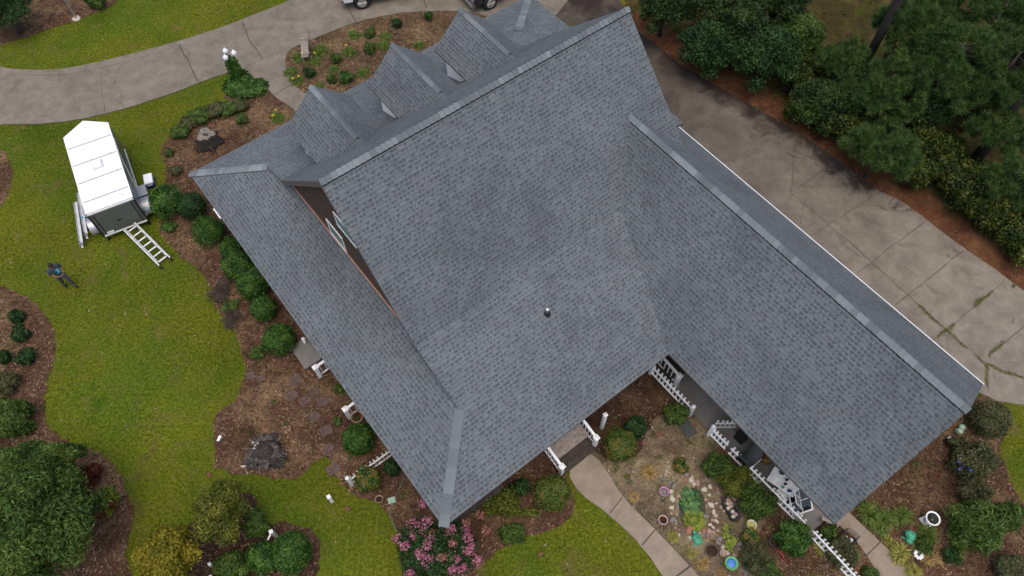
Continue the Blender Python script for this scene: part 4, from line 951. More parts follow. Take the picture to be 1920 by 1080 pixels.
# ground-hugging ivy mound
def solo_plant(name, label, cat, me, loc, rz=0., group=None, sc=None):
    o = link_obj(name, me, None, loc); o.rotation_euler = (0, 0, rz)
    if sc: o.scale = (sc,) * 3
    return tag(o, label, cat, group)
p = P(462, 168); me = crown_mesh('ivy_mound', [(-.4, 0, .1, .75, .6, .42), (.4, .0, .1, .75, .62, .40), (0, -.25, .1, .8, .55, .36)], 5200, .06, 'boxwood', 32, .6, tcl=.3); solo_plant('ivy_mound', 'low mound of bright green ivy around the lamp post foot', 'ivy', me, p)
# utility pole
p = P(144, 36); b = MB(); b.tube([(0, 0, 0), (0, 0, 7)], [.055, .04], 10); pole = b.build('flag_pole', 'alum', None, p); tag(pole, 'slim grey pole standing in a pale round base in the corner bed', 'pole'); b = MB(); b.lathe([(.22, 0), (.22, .07), (.16, .1)], 16); b.build('pole_base', 'rockpale', pole)
# bench
p = P(578, 103); bench = thing('garden_bench', 'weathered grey wooden bench with brown slatted back in the front flower bed', 'bench', p, RAD(100))
for i in range(3):
    b = MB(); b.box((0, .12 - i * .13 + .1, .42), (1.25, .115, .03)); b.build('seat_slat', 'greywood', bench)
for i in range(7):
    b = MB(); b.box((-.54 + i * .18, -.23, .70), (.11, .025, .62), M=Matrix.Rotation(.2, 3, 'X')); b.build('back_slat', 'brownwood', bench)
for x in (-.55, .55):
    for y in (-.2, .22):
        b = MB(); b.box((x, y, .21), (.06, .06, .42)); b.build('leg', 'greywood', bench)
    b = MB(); b.box((x, .02, .62), (.07, .5, .035)); b.build('armrest', 'greywood', bench)
# concrete pad and pipe
p = P(576, 663); b = MB(); b.prism([(-.42, -.62), (.3, -.62), (.42, -.5), (.42, .62), (-.42, .62)], 0, .14); o = b.build('concrete_pad', MT['patio'], None, p); o.rotation_euler = (0, 0, HYAW + .0); tag(o, 'small stained concrete pad beside the left porch eave', 'concrete pad')
b = MB(); b.tube([(0, 0, 0), (0, 0, .5)], .06, 12); b.lathe([(.075, .5), (.075, .54), (.03, .56)], 12); o = b.build('vent_stub', 'white', None, P(574, 646)); tag(o, 'white capped pipe stub above the concrete pad', 'pipe')
# posts
def white_post(label, px, h, r=.055, mname='white', name='white_post'):
    b = MB(); b.box((0, 0, h / 2), (r * 2, r * 2, h)); b.box((0, 0, h + .015), (r * 2.5, r * 2.5, .03)); b.box((0, 0, h + .045), (r * 2, r * 2, .03), taper=.4); o = b.build(name, mname, None, P(*px)); o.rotation_euler = (0, 0, .5); return tag(o, label, 'post')
white_post('lone white post standing in the lawn below the old stump', (623, 940), .62)
wp2 = white_post('white post with a rail among the lower shrubs', (519, 1006), .75); b = MB(); b.bar((0, 0, .66), (-.75, -.62, .60), .05); b.build('rail', 'white', wp2)
white_post('tall white downspout post standing in the dark mulch behind the deck', (1128, 803), 1.42, .06)
white_post('small white picket leaning out of the dark lower shrub bed', (403, 1063), .55, .04, name='picket')
white_post('tiny white picket tip at the bottom photo edge in shrubs', (402, 1085), .4, .04, name='picket')
# stumps
def stump(name, label, px, r, h, seed, mats, jag, roots, lean=0):
    rng = random.Random(seed); t = thing(name, label, 'tree stump', P(*px)); ph = [rng.uniform(0, 6.28) for _ in range(5)]
    wob = lambda a, i: 1 + .14 * math.sin(3 * a + ph[0]) + .09 * math.sin(5 * a + ph[1]) + min(jag, .06) * math.sin(11 * a + ph[2]) + min(jag, .05) * math.sin(23 * a + ph[3])
    b = MB(); b.lathe([(r * 1.5, 0), (r * 1.2, h * .25), (r * 1.02, h * .7), (r, h)], 44, mi=0, wob=wob)
    for i, q in enumerate(b.v):
        if q[2] > h * .9: b.v[i] = (q[0], q[1], q[2] + rng.uniform(-1, .6) * jag * h * 1.3)
    for k_ in range(roots):
        a = k_ * 6.28 / roots + rng.uniform(-.3, .3); L = r * rng.uniform(1.7, 2.5)
        pts = [(r * .9 * math.cos(a), r * .9 * math.sin(a), h * .35), (r * 1.35 * math.cos(a + .1), r * 1.35 * math.sin(a + .1), h * .15), (L * math.cos(a + .2), L * math.sin(a + .2), -.02)]
        b.tube(pts, [r * .26, r * .17, r * .06], 7)
    b.build('bark', mats[0], t)
    b = MB(); n = 30
    for j in range(n):
        a0_, a1_ = 6.283 * j / n, 6.283 * (j + 1) / n
        for i in range(4):
            f0, f1 = i / 4, (i + 1) / 4; zz = lambda f, a: h * (1.0 + .004) + jag * h * (.5 * math.sin(7 * a + 5 * f + ph[4]) * f - .7 * (1 - f)) + .012
            q = [(r * f * wob(a, 0) * .93 * math.cos(a), r * f * wob(a, 0) * .93 * math.sin(a), zz(f, a)) for f, a in ((f0, a0_), (f1, a0_), (f1, a1_), (f0, a1_))]
            b.face(q if i else [q[0], q[1], q[2]])
    b.build('cut_top', mats[1], t)
    return t
stump('tree_stump', 'sawn tree stump with a flat grey top and dark sides near the front corner', (393, 268), .42, .62, 4, ('stumpbark', 'stumpwood'), .04, 6)
s2 = stump('tree_stump', 'broad rotted grey stump with jagged splintered wood in the left bed', (498, 850), .52, .34, 9, ('stumpgrey', 'stumpgrey'), .16, 0)
b = MB(); rng = random.Random(2)
b.blob((.05, -.08, .05), (.66, .58, .34), 4, .34, 30); b.blob((.42, -.34, .05), (.48, .26, .22), 6, .3, 20)
for k_ in range(7): b.blob((rng.uniform(-.35, .45), rng.uniform(-.4, .3), rng.uniform(.2, .36)), (rng.uniform(.12, .22), rng.uniform(.08, .16), rng.uniform(.08, .16)), 30 + k_, .35, 14); b.build('root_mound', 'stumpgrey', s2)
b = MB()
for k_ in range(150):
    a, rr = rng.uniform(0, 6.28), rng.uniform(.1, .72); z = .36 * (1 - .62 * rr) + .03; c_ = Vector((rr * math.cos(a), rr * math.sin(a), z)); d = Vector((math.cos(a) + rng.uniform(-.3, .3), math.sin(a) + rng.uniform(-.3, .3), -.25 + rng.uniform(-.25, .5))) * rng.uniform(.08, .2)
    b.tube([c_ - d, c_ + d], [rng.uniform(.015, .04), .008], 5, mi=k_ % 2)
b.build('splinter', ['stumpgrey', 'stumpwood'], s2)
b = MB()
for k_ in range(9): b.blob((rng.uniform(-.42, .05), rng.uniform(-.05, .4), .37), (.05, .045, .03), k_, .2, 8)
b.build('fungus', 'rockpale', s2)

# pots, buckets
def pot(name, label, px, r, h, mname, cat, inner='darkmulch', rim=None, parts=True, handle=False):
    b = MB(); b.lathe([(r * .76, 0), (r * .8, .02), (r, h), (r * 1.06, h), (r * 1.06, h + .02), (r * .94, h + .02), (r * .90, h - .05), (r * .78, .04)], 24); o = b.build(name, mname, None, P(*px)); tag(o, label, cat)
    b = MB(); b.lathe([(r * .86, h * .62), (r * .84, h * .66), (.01, h * .68)], 18); b.build('soil', inner, o)
    if rim: b = MB(); b.lathe([(r * 1.0, h - .005), (r * 1.09, h), (r * 1.09, h + .03), (r * .96, h + .03), (r * .93, h - .02)], 24, cap=False); b.build('rim', rim, o)
    if handle:
        b = MB(); b.tube([(r * 1.06 * math.cos(a), r * 1.06 * math.sin(a), h * .9 - .1 * math.sin((a - .5) * 1.5)) for a in np.linspace(.5, 2.6, 9)], .008, 6); b.build('handle', 'alum', o)
    return o
bk = pot('bucket', 'pink plastic bucket with grey things inside by the pond path', (1243, 925), .17, .26, 'pink', 'bucket', 'rockgrey')
pot('flower_pot', 'pale pink rimmed pot near the walkway edge', (1242, 977), .155, .16, 'terrac', 'pot', 'darkmulch', 'palepink')
yb = pot('bucket', 'white bucket with a yellow inside standing under the ferny shrubs', (1405, 988), .17, .34, 'white', 'bucket', 'yellowpl', 'yellowpl', handle=True)
b = MB(); b.lathe([(.142, .06), (.156, .338)], 24, cap=False); b.build('lining', 'yellowpl', yb)
pot('flower_pot', 'tan ceramic pot in mulch left of the green valve box', (712, 938), .14, .17, 'tan', 'pot')
pot('flower_pot', 'tiny dark ring pot just below the pink bucket', (1242, 939), .055, .08, 'hose', 'pot')
pot('basket', 'round brown woven basket left of the blue glazed plate', (1333, 1034), .21, .18, 'bark', 'basket')
pot('flower_pot', 'small whitish shell pot beside the lower pond stones', (1355, 1038), .12, .12, 'rockpale', 'pot', 'rockpink')
pot('planter', 'dark square planter box in shrubs above the bottom picket fence', (1450, 1020), .2, .25, 'slate', 'planter')
o = pot('flower_pot', 'pale green lidded jar by the right wall under the eave corner', (1793, 812), .12, .2, 'palegreen', 'jar', 'palegreen'); 
b = MB(); b.blob((.18, .16, .2), (.13, .13, .1), 3, .03, 12); b.blob((.03, 0, .24), (.12, .12, .07), 3, .03, 12); b.build('lid', 'palegreen', o)
o = pot('flower_pot', 'small dark pot with a grey dome near the right roof edge', (1773, 830), .11, .12, 'black', 'pot'); b = MB(); b.blob((.13, .12, .12), (.09, .09, .09), 3, .03, 12); b.build('dome', 'alum', o)
# glazed plate on a stand (mosaic bird bath)
b = MB(); b.lathe([(.1, 0), (.06, .1), (.2, .2), (.245, .24), (.21, .225), (.02, .205)], 28); o = b.build('garden_bowl', 'plategreen', None, P(1369, 1058)); tag(o, 'round green rimmed garden bowl with a blue glazed centre', 'bowl'); b = MB(); b.lathe([(.16, .216), (.15, .228), (.05, .215)], 24); b.build('glaze', 'plateblue', o)
# turtle, frog
def animal_statue(name, label, px, rz, kind):
    t = thing(name, label, 'garden statue', P(*px), rz)
    b = MB()
    if kind == 'turtle':
        b.blob((0, 0, .1), (.2, .155, .13), 2, .04, 16); b.blob((.25, 0, .13), (.075, .06, .06), 3, .04, 10)
        for x, y in ((.14, .14), (.14, -.14), (-.14, .13), (-.14, -.13)): b.blob((x, y, .04), (.075, .05, .04), 4, .05, 8)
        b.tube([(-.18, 0, .06), (-.28, 0, .03)], [.03, .008], 6)
    else:
        b.blob((0, 0, .14), (.17, .16, .15), 2, .05, 16); b.blob((.12, 0, .26), (.13, .14, .10), 3, .04, 14)
        for y in (.08, -.08): b.blob((.13, y, .35), (.045, .045, .045), 4, .03, 8)
        for y in (.17, -.17): b.blob((-.05, y, .09), (.15, .07, .09), 5, .05, 10); b.blob((.16, y * .8, .04), (.1, .04, .04), 6, .05, 8)
    b.build('statue_body', 'jade', t)
    if kind == 'turtle':
        b = MB(); b.tube([(.08, .0, .235), (-.1, .0, .232)], .012, 6); b.tube([(.0, .09, .21), (.0, -.09, .21)], .012, 6); b.build('shell_ridge', 'darkleaf', t)
animal_statue('turtle_statue', 'small jade green turtle statue below the pond stones', (1306, 1012), 1.9, 'turtle')
animal_statue('frog_statue', 'lumpy jade green frog statue left of the white birdbath', (1704, 1008), 2.5, 'frog')
# bird bath
p = P(1736, 979); bb_ = thing('bird_bath', 'white stone birdbath with a wide ring bowl on a square foot', 'birdbath', p, .35)
b = MB(); b.box((0, 0, .05), (.40, .40, .10)); b.build('plinth', 'whiteold', bb_)
b = MB(); b.lathe([(.15, .1), (.10, .16), (.075, .28), (.09, .38), (.13, .45)], 20); b.build('pedestal', 'whiteold', bb_)
b = MB(); b.lathe([(.12, .44), (.22, .50), (.26, .55), (.255, .57), (.236, .575), (.21, .55), (.16, .52), (.02, .505)], 30); b.build('bowl', 'white', bb_)
b = MB(); b.lathe([(.208, .545), (.01, .548)], 24); b.build('water', 'water', bb_)
# white flower ornament
b = MB()
for k_ in range(9):
    a = k_ * 6.283 / 9; b.blob((.13 * math.cos(a), .13 * math.sin(a), .10), (.055, .055, .03), k_, .1, 8)
b.tube([(0, 0, 0), (0, 0, .1)], .015, 6); b.lathe([(.1, .09), (.1, .11)], 16); o = b.build('flower_ornament', 'white', None, P(1720, 1041)); tag(o, 'white petalled garden ornament between grass clumps right of the walk', 'ornament'); b = MB(); b.blob((0, 0, .125), (.06, .06, .03), 1, .1, 10); b.build('centre', 'slate', o)
# blue bottle tree
t = thing('bottle_tree', 'dark cobalt bottles on a stick frame in the right bed', 'bottle tree', P(1786, 885)); b = MB(); b.tube([(0, 0, 0), (0, 0, .9)], .02, 6); b.build('stem', 'bark', t)
for k_, (a, el) in enumerate(((.2, .5), (1.4, .2), (2.6, .7), (3.7, .3), (5., .5))):
    d = Vector((math.cos(a) * math.cos(el), math.sin(a) * math.cos(el), math.sin(el))); q = Vector((0, 0, .5 + .09 * k_)); b = MB(); b.tube([q + d * .05, q + d * .12, q + d * .16, q + d * .36], [.015, .017, .04, .042], 10); b.build('bottle', 'bluegl' if k_ != 1 else 'rockpale', t)
# slate slab, valve box
b = MB(); b.box((0, 0, .04), (.48, .62, .05)); o = b.build('slate_slab', 'slate', None, P(1289, 805)); o.rotation_euler = (0, 0, RAD(30)); tag(o, 'flat dark slate slab lying on the sandy soil by the fence post', 'slate slab')
b = MB(); b.box((0, 0, .05), (.28, .22, .1)); b.box((0, 0, .11), (.25, .19, .02)); o = b.build('valve_box', 'palegreen', None, P(735, 939)); o.rotation_euler = (0, 0, .3); tag(o, 'small pale green valve box in the mulch by a hose', 'valve box')
b = MB(); hp = [P(x, y) + Vector((0, 0, .035)) for x, y in [(760, 885), (757, 900), (748, 918), (738, 938), (732, 952), (732, 968), (738, 985), (745, 998)]]; b.tube(hp, .016, 6); o = b.build('garden_hose', 'hose', None); tag(o, 'thin grey green hose curving from the left eave past the valve box', 'hose')
b = MB()
for k_ in range(3): b.tube([P(766 + 4 * k_, 1028) + Vector((0, 0, .05)), P(760 + 4 * k_, 1040) + Vector((0, 0, .25)), P(763 + 4 * k_, 1058) + Vector((0, 0, .06)), P(775, 1064) + Vector((0, 0, .04))], .014, 6)
o = b.build('garden_hose', 'hose', None); tag(o, 'coiled grey green hose at the left foot of the pink flowering bush', 'hose')
b = MB(); b.tube([(.22 * math.cos(a), .22 * math.sin(a), .25 + .03 * k_) for k_, a in enumerate(np.linspace(0, 15, 46)) for _ in (0,)][:46], .014, 6)
b.v = [(x, y, z if z < .4 else .25 + (z - .25) * .15) for x, y, z in b.v]; o = b.build('garden_hose', 'tan', None, P(672, 788)); tag(o, 'looped tan hose hanging near the lower left porch railing', 'hose')
# loose bricks
brs = [(1025 - 12, 1040), (940, 1024), (957, 1019), (393, 891), (406, 876), (447, 881), (652, 955), (1300, 798), (1242, 814), (1232, 816), (1261, 846), (1213, 752), (1198, 780), (1206, 832), (1150, 845), (640, 908)]
for i, (x, y) in enumerate(brs):
    b = MB(); b.box((0, 0, .045), (.2, .095, .06)); o = b.build('loose_brick', 'brick', None, P(x, y)); o.rotation_euler = (0, 0, random.uniform(0, 3)); tag(o, 'single loose red brick lying on the ground at a bed edge', 'brick', 'loose bricks around the beds')
b = MB(); b.box((0, 0, .045), (.22, .10, .08)); o = b.build('loose_block', 'white', None, P(412, 823)); o.rotation_euler = (0, 0, 1.3); tag(o, 'small white block on mulch left of the rotted stump', 'block')
b = MB(); b.blob((0, 0, .04), (.12, .05, .04), 3, .2, 10); o = b.build('bone_stone', 'rockpale', None, P(457, 875)); tag(o, 'small pale oblong stone below the rotted stump', 'stone')

# ---- patio clutter under the wing eave
def at(u_, v_, z=.07): return W(u_, v_, z)
t = thing('barbecue_grill', 'dark covered grill behind the upper part of the patio fence', 'grill', at(8.05, 13.35), HYAW)
b = MB(); n = 10; prof = [(.28 * math.cos(math.pi * i / n), .62 + .26 * math.sin(math.pi * i / n)) for i in range(n + 1)]
k = 0
b.v = [(-.36, y, z) for y, z in prof] + [(.36, y, z) for y, z in prof]; m_ = len(prof)
for i in range(m_ - 1): b.f.append((i, i + 1, m_ + i + 1, m_ + i)); b.m.append(0); b.t.append(.5); b.smooth.append(True)
b.f.append(tuple(range(m_))); b.f.append(tuple(range(m_, 2 * m_))[::-1]); b.m += [0, 0]; b.t += [.5, .5]; b.smooth += [False, False]
b.build('lid', 'slate', t); b = MB(); b.box((0, 0, .5), (.72, .54, .22)); b.build('firebox', 'black', t)
for x in (-.3, .3):
    for y in (-.22, .22): b = MB(); b.box((x, y, .2), (.04, .04, .4)); b.build('leg', 'black', t)
b = MB(); b.bar((-.25, -.33, .62), (.25, -.33, .62), .03); b.build('handle', 'alum', t)
t = thing('brass_lantern', 'shiny brass pot shining under the wing eave beside the grill', 'brass pot', at(8.60, 13.75)); b = MB(); b.lathe([(.12, 0), (.2, .12), (.22, .25), (.15, .38), (.08, .42), (.1, .46)], 20); b.build('pot_body', 'brass', t)
tb = thing('patio_table', 'white folding table piled with odds and ends on the patio', 'table', at(8.25, 14.75), HYAW + .25)
b = MB(); b.box((0, 0, .70), (.62, 1.05, .04)); b.build('tabletop', 'whiteold', tb)
for x in (-.26, .26):
    for y in (-.46, .46): b = MB(); b.box((x, y, .34), (.03, .03, .68)); b.build('leg', 'alum', tb)
tp = at(8.25, 14.75, .79)
for (nm, dx, dy, mm, lb_, sh_) in [('mug', .10, .05, 'black', 'small black cup on the white patio table', 'cup'), ('mug', .02, -.1, 'black', 'second black cup beside a green cup on the table', 'cup'), ('mug', -.1, -.22, 'jade', 'jade green cup on the white patio table', 'cup'), ('tool_box', .12, -.35, 'blue', 'small blue box near the lower end of the patio table', 'box'), ('pan', -.02, .33, 'slate', 'dark round pan at the upper end of the patio table', 'pan')]:
    b = MB()
    if nm == 'tool_box': b.box((0, 0, .04), (.14, .08, .08)); b.box((0, 0, .09), (.10, .02, .03))
    elif nm == 'pan': b.lathe([(.08, 0), (.11, .05), (.10, .045), (.01, .012)], 16); b.bar((.1, 0, .04), (.32, 0, .06), .025)
    else: b.lathe([(.045, 0), (.05, .09), (.042, .088), (.038, .02), (.005, .015)], 14); b.tube([(.05, 0, .07), (.08, 0, .05), (.05, 0, .02)], .008, 6)
    o = b.build(nm, mm, None, tp + Vector((dx, dy, .0 + .002))); tag(o, lb_, sh_)
t = thing('bicycle_wheel', 'black hoop of a bicycle wheel lying on the patio floor', 'wheel', at(8.62, 15.25, .10)); b = MB(); b.tube([(.27 * math.cos(a), .27 * math.sin(a), 0) for a in np.linspace(0, 6.283, 30)], .018, 8); b.build('tyre', 'rubber', t); b = MB()
for k_ in range(8): b.bar((0, 0, 0), (.26 * math.cos(k_ * .785), .26 * math.sin(k_ * .785), 0), .005)
b.build('spoke', 'alum', t)
# white patio chair with round back in the fence gap
ch = thing('patio_chair', 'white metal chair with a round back against the patio fence', 'chair', at(7.98, 15.0), HYAW + math.pi / 2)
b = MB(); b.lathe([(.21, .42), (.22, .44), (.2, .455)], 18); b.build('seat', 'whiteold', ch)
b = MB(); b.tube([(.2 * math.cos(a), .2, .62 + .22 * math.sin(a)) for a in np.linspace(-.6, 3.74, 18)], .016, 8)
for x in (-.1, 0, .1): b.bar((x, .2, .44), (x, .2, .82), .015)
b.build('backrest', 'whiteold', ch)
for x, y in ((-.15, -.15), (.15, -.15), (-.15, .17), (.15, .17)): b = MB(); b.tube([(x, y, 0), (x * .9, y * .9, .43)], .014, 6); b.build('leg', 'whiteold', ch)
# window frames leaning
def frame(label, loc, rz, tilt, w_, h_, nx, ny, mname='whiteold'):
    t = thing('window_frame', label, 'window frame', loc, rz); t.rotation_euler = (tilt, 0, rz)
    b = MB(); b.box((0, 0, .03), (w_, .04, .06)); b.box((0, 0, h_ - .03), (w_, .04, .06)); b.box((-w_ / 2 + .03, 0, h_ / 2), (.06, .038, h_ - .12)); b.box((w_ / 2 - .03, 0, h_ / 2), (.06, .038, h_ - .12)); b.build('frame', mname, t)
    b = MB()
    for i in range(1, nx): b.box((-w_ / 2 + w_ * i / nx, 0, h_ / 2), (.022, .03, h_ - .12))
    for j in range(1, ny): b.box((0, 0, h_ * j / ny), (w_ - .12, .028, .022))
    b.build('muntin', mname, t); b = MB(); b.box((0, 0, h_ / 2), (w_ - .12, .006, h_ - .12)); b.build('pane', 'carglass', t)
frame('old white paned window frame leaning under the wing eave near its end', at(8.25, 15.95), HYAW - .35, RAD(-52), .85, 1.0, 2, 2)
frame('narrow white window sash standing behind the paned frame', at(8.45, 15.75), HYAW + .9, RAD(-30), .4, 1.1, 1, 3)
# chairs of dark metal
b = MB(); b.box((0, 0, .3), (.45, .4, .5), taper=.9); b.box((0, 0, .58), (.5, .45, .05)); o = b.build('storage_bin', 'black', None, at(8.55, 12.6)); o.rotation_euler = (0, 0, HYAW); tag(o, 'black storage bin in the shade behind the short fence piece', 'bin')
t = thing('wire_crate', 'black wire crate with white jugs on the side walkway edge', 'crate', P(1588, 1012, .05), HYAW + .15)
b = MB()
for z in (.02, .17, .33):
    for s_ in (-.22, .22): b.bar((-.27, s_, z), (.27, s_, z), .015); b.bar((s_ * 1.22, -.22, z), (s_ * 1.22, .22, z), .015)
for x in (-.27, -.09, .09, .27):
    for y in (-.22, .22): b.bar((x, y, .02), (x, y, .33), .014)
for x in (-.09, .09): b.bar((x, -.22, .33), (x, .22, .33), .014)
b.build('cage', 'black', t)
for dx, dy in ((-.08, .05), (.08, -.04)):
    b = MB(); b.lathe([(.07, 0), (.075, .15), (.03, .2), (.03, .24)], 12); o = b.build('plastic_jug', 'white', None, P(1588, 1012, .08) + Vector((dx, dy, 0))); tag(o, 'white plastic jug inside the black wire crate', 'jug', 'jugs in the wire crate')
b = MB(); b.box((0, 0, .3), (.7, .12, .03), M=Matrix.Rotation(.3, 3, 'Y')); b.box((0, 0, .05), (.1, .1, .1)); b.box((-.25, 0, .12), (.07, .07, .24)); b.box((.25, 0, .18), (.07, .07, .36)); o = b.build('plank_bench', 'greywood', None, P(1551, 982)); o.rotation_euler = (0, 0, HYAW - 1.0); tag(o, 'small wooden plank trestle under the lowest wing roof corner', 'trestle')
b = MB(); b.tube([P(1452, 1025) + Vector((0, 0, .04)), P(1456, 1037) + Vector((0, 0, .3)), P(1463, 1042) + Vector((0, 0, .25)), P(1471, 1053) + Vector((0, 0, .04))], .018, 6); o = b.build('red_hose', 'red', None); tag(o, 'thin red pipe arching over mulch below the long picket fence', 'pipe')

# ------------------------------------------------------------------ POND
pond_poly = smooth_poly([P(x, y) for x, y in [(1275, 925), (1300, 912), (1318, 925), (1322, 950), (1322, 975), (1316, 990), (1300, 997), (1284, 990), (1275, 970), (1272, 945)]], 2)
b = MB(); b.prism(pond_poly, .0, .028); tag(b.build('pond', ['water']), kind='structure')
b = MB(); b.prism(smooth_poly([P(x, y) for x, y in [(1354, 985), (1372, 983), (1378, 1005), (1382, 1028), (1374, 1035), (1362, 1028), (1355, 1008)]], 2), .0, .028); tag(b.build('lower_pond', ['water']), kind='structure')
def pads(name, label, px, rx, ry, n, seed, r=.07, z=.036, mname='pad'):
    rng = random.Random(seed); t = thing(name, label, 'water plant', P(*px)); b = MB(); done = []
    for i in range(n * 4):
        if len(done) >= n: break
        a, q = rng.uniform(0, 6.28), math.sqrt(rng.random()); x, y = rx * q * math.cos(a), ry * q * math.sin(a); rr = r * rng.uniform(.6, 1.3); done.append(1)
        m_ = 12; a0 = rng.uniform(0, 6.28); zz = z + rng.uniform(0, .09); tl = Vector((rng.uniform(-.25, .25), rng.uniform(-.25, .25), 1)).normalized(); pts = []
        for j in range(m_ + 1):
            aa = a0 + .25 + j * (6.283 - .5) / m_; dx, dy = rr * math.cos(aa), rr * math.sin(aa); pts.append((x + dx, y + dy, zz - (tl.x * dx + tl.y * dy)))
        b.face([(x, y, zz)] + pts, 0, rng.random())
    b.build('lily_pads', mname, t); return t
pads('water_lily', 'dark green round lily pads crowding the upper pond', (1293, 940), .36, .5, 70, 3, .085)
pads('water_lettuce', 'bright yellow green floating pond leaves in the lower half of the pond', (1300, 976), .40, .34, 110, 4, .07, mname='limeleaf')
pads('pond_lily', 'green leaves floating in the narrow lower pond arm', (1366, 1010), .2, .48, 60, 5, .06, mname='limeleaf')
# black liner tub with pebbles
t = thing('preformed_tub', 'black kidney shaped tub filled with stones beside the pond', 'tub', P(1369, 955), .35)
b = MB(); out = smooth_poly([Vector(q + (0,)) for q in [(-.22, -.45), (.2, -.48), (.28, -.1), (.22, .42), (-.1, .50), (-.28, .2), (-.18, -.1)]], 2); n = len(out)
for i in range(n):
    a, c_ = out[i], out[(i + 1) % n]; z = Vector((0, 0, .13)); ai, ci = a * .72 + Vector((0, 0, .11)), c_ * .72 + Vector((0, 0, .11))
    b.face([a, c_, c_ + z, a + z]); b.face([a + z, c_ + z, ci, ai]); b.face([ai, ci, ci - Vector((0, 0, .08)), ai - Vector((0, 0, .08))])
b.face([p_ * .72 + Vector((0, 0, .03)) for p_ in out]); b.build('tub_shell', 'black', t)
for i, (x, y) in enumerate([(-.02, .2), (.05, .3), (-.08, .05), (.06, .08), (.0, -.12), (.06, -.25), (-.06, -.28), (.1, .18)]):
    b = MB(); b.blob((0, 0, .05), (.09, .08, .06), i, .2, 10); q = Matrix.Rotation(.35, 3, 'Z') @ Vector((x, y, .08)); o = b.build('pebble_stone', ['rockpale', 'rockpink'][i % 2], None, P(1369, 955) + q); tag(o, 'rounded stone lying inside the black tub', 'stone', 'stones in the black tub')
rocks = {'rockpale': [(1258, 922, .2), (1260, 935, .22), (1259, 952, .14), (1259, 963, .07), (1296, 900, .24), (1301, 908, .13), (1320, 918, .2), (1331, 913, .14), (1330, 928, .12), (1333, 947, .2), (1338, 960, .15), (1341, 967, .12), (1331, 984, .15), (1337, 989, .12), (1355, 1026, .14), (1343, 944, .1), (1273, 1003, .1), (1293, 1008, .1), (1304, 1001, .08), (1252, 866, .08), (1254, 875, .07), (1250, 884, .09), (1248, 890, .07), (1240, 893, .06), (1312, 1000, .07), (1298, 893, .09), (1341, 976, .12), (1345, 979, .1), (1281, 855, .07), (1276, 860, .06), (1301, 858, .07), (1364, 1037, .14), (1268, 977, .08), (1269, 965, .06)],
         'rockpink': [(1272, 930, .16), (1308, 906, .18), (1324, 937, .14), (1324, 950, .12), (1336, 975, .16), (1330, 996, .17), (1345, 995, .16), (1338, 998, .13), (1368, 931, .22), (1376, 936, .15), (1352, 951, .15), (1357, 958, .13), (1266, 990, .1), (1272, 993, .09), (1267, 982, .1), (1377, 1042, .16)],
         'rockgrey': [(1261, 975, .25), (1263, 912, .2), (1256, 905, .15), (1287, 890, .2), (1322, 968, .17), (1321, 980, .15), (1349, 1010, .2), (1346, 1018, .18), (1355, 942, .18), (1327, 1003, .14), (1244, 898, .13), (1387, 1020, .2), (1270, 950, .16), (1400, 1068, .28), (1386, 1030, .15)],
         'rockrust': [(1345, 916, .12), (1292, 994, .26), (1319, 996, .14), (1284, 900, .12)]}
rl = {'rockpale': ('pale cream rounded stone edging the garden pond', 'pale stones around the pond'), 'rockpink': ('pinkish brown rounded stone edging the garden pond', 'pinkish stones around the pond'), 'rockgrey': ('grey flat stone edging the garden pond', 'grey stones around the pond'), 'rockrust': ('rusty red flat stone edging the garden pond', 'rusty stones around the pond')}
for mname, ls_ in rocks.items():
    for i, (x, y, d_) in enumerate(ls_):
        b = MB(); r = d_ / 2 * 1.12; b.blob((0, 0, r * .35), (r * random.uniform(.9, 1.3), r * random.uniform(.75, 1.0), r * .62), i * 7 + len(mname), .22, 12)
        o = b.build('pond_stone', mname, None, P(x, y)); o.rotation_euler = (0, 0, random.uniform(0, 3)); tag(o, rl[mname][0], 'stone', rl[mname][1])

# ------------------------------------------------------------------ PLANTS
def bush(name, label, cx, cy, wpx, h, mname, n, ls, seed, aspect=.5, hpx=None, clip=False, lump=.14, group=None, spread=.55, nb=None, tcl=.35, cat='shrub', inner=.72, base=False):
    """crown whose middle stands at photo spot (cx,cy); width in photo pixels, height in metres"""
    c = P(cx, cy, 0 if base else h * .5); s_ = mpp(cx, cy, h * .5); rx = wpx * s_ / 2; ry = (hpx or wpx) * s_ / 2 if not hpx else hpx * s_ / 2
    rng = random.Random(seed)
    if clip:
        blobs = [(0, 0, h * .48, rx * .93, ry * .93, h * .52)]
        for i in range(5):
            a = rng.uniform(0, 6.28); blobs.append((rx * .38 * math.cos(a), ry * .38 * math.sin(a), h * rng.uniform(.42, .62), rx * rng.uniform(.5, .62), ry * rng.uniform(.5, .62), h * .38))
    else:
        k = nb or 6; blobs = [(0, 0, h * .42, rx * .72, ry * .72, h * .5)]
        for i in range(k):
            a = i * 6.283 / k + rng.uniform(-.4, .4); q = rng.uniform(.45, .68); rr = rng.uniform(.32, .5)
            blobs.append((rx * q * math.cos(a), ry * q * math.sin(a), h * rng.uniform(.3, .68), rx * rr, ry * rr, h * rng.uniform(.24, .36)))
    me = crown_mesh(name, blobs, n, ls, mname, seed, aspect, inner, lump, spread, True, -.6, tcl)
    return solo_plant(name, label, cat, me, Vector((c.x, c.y, 0)), 0., group)

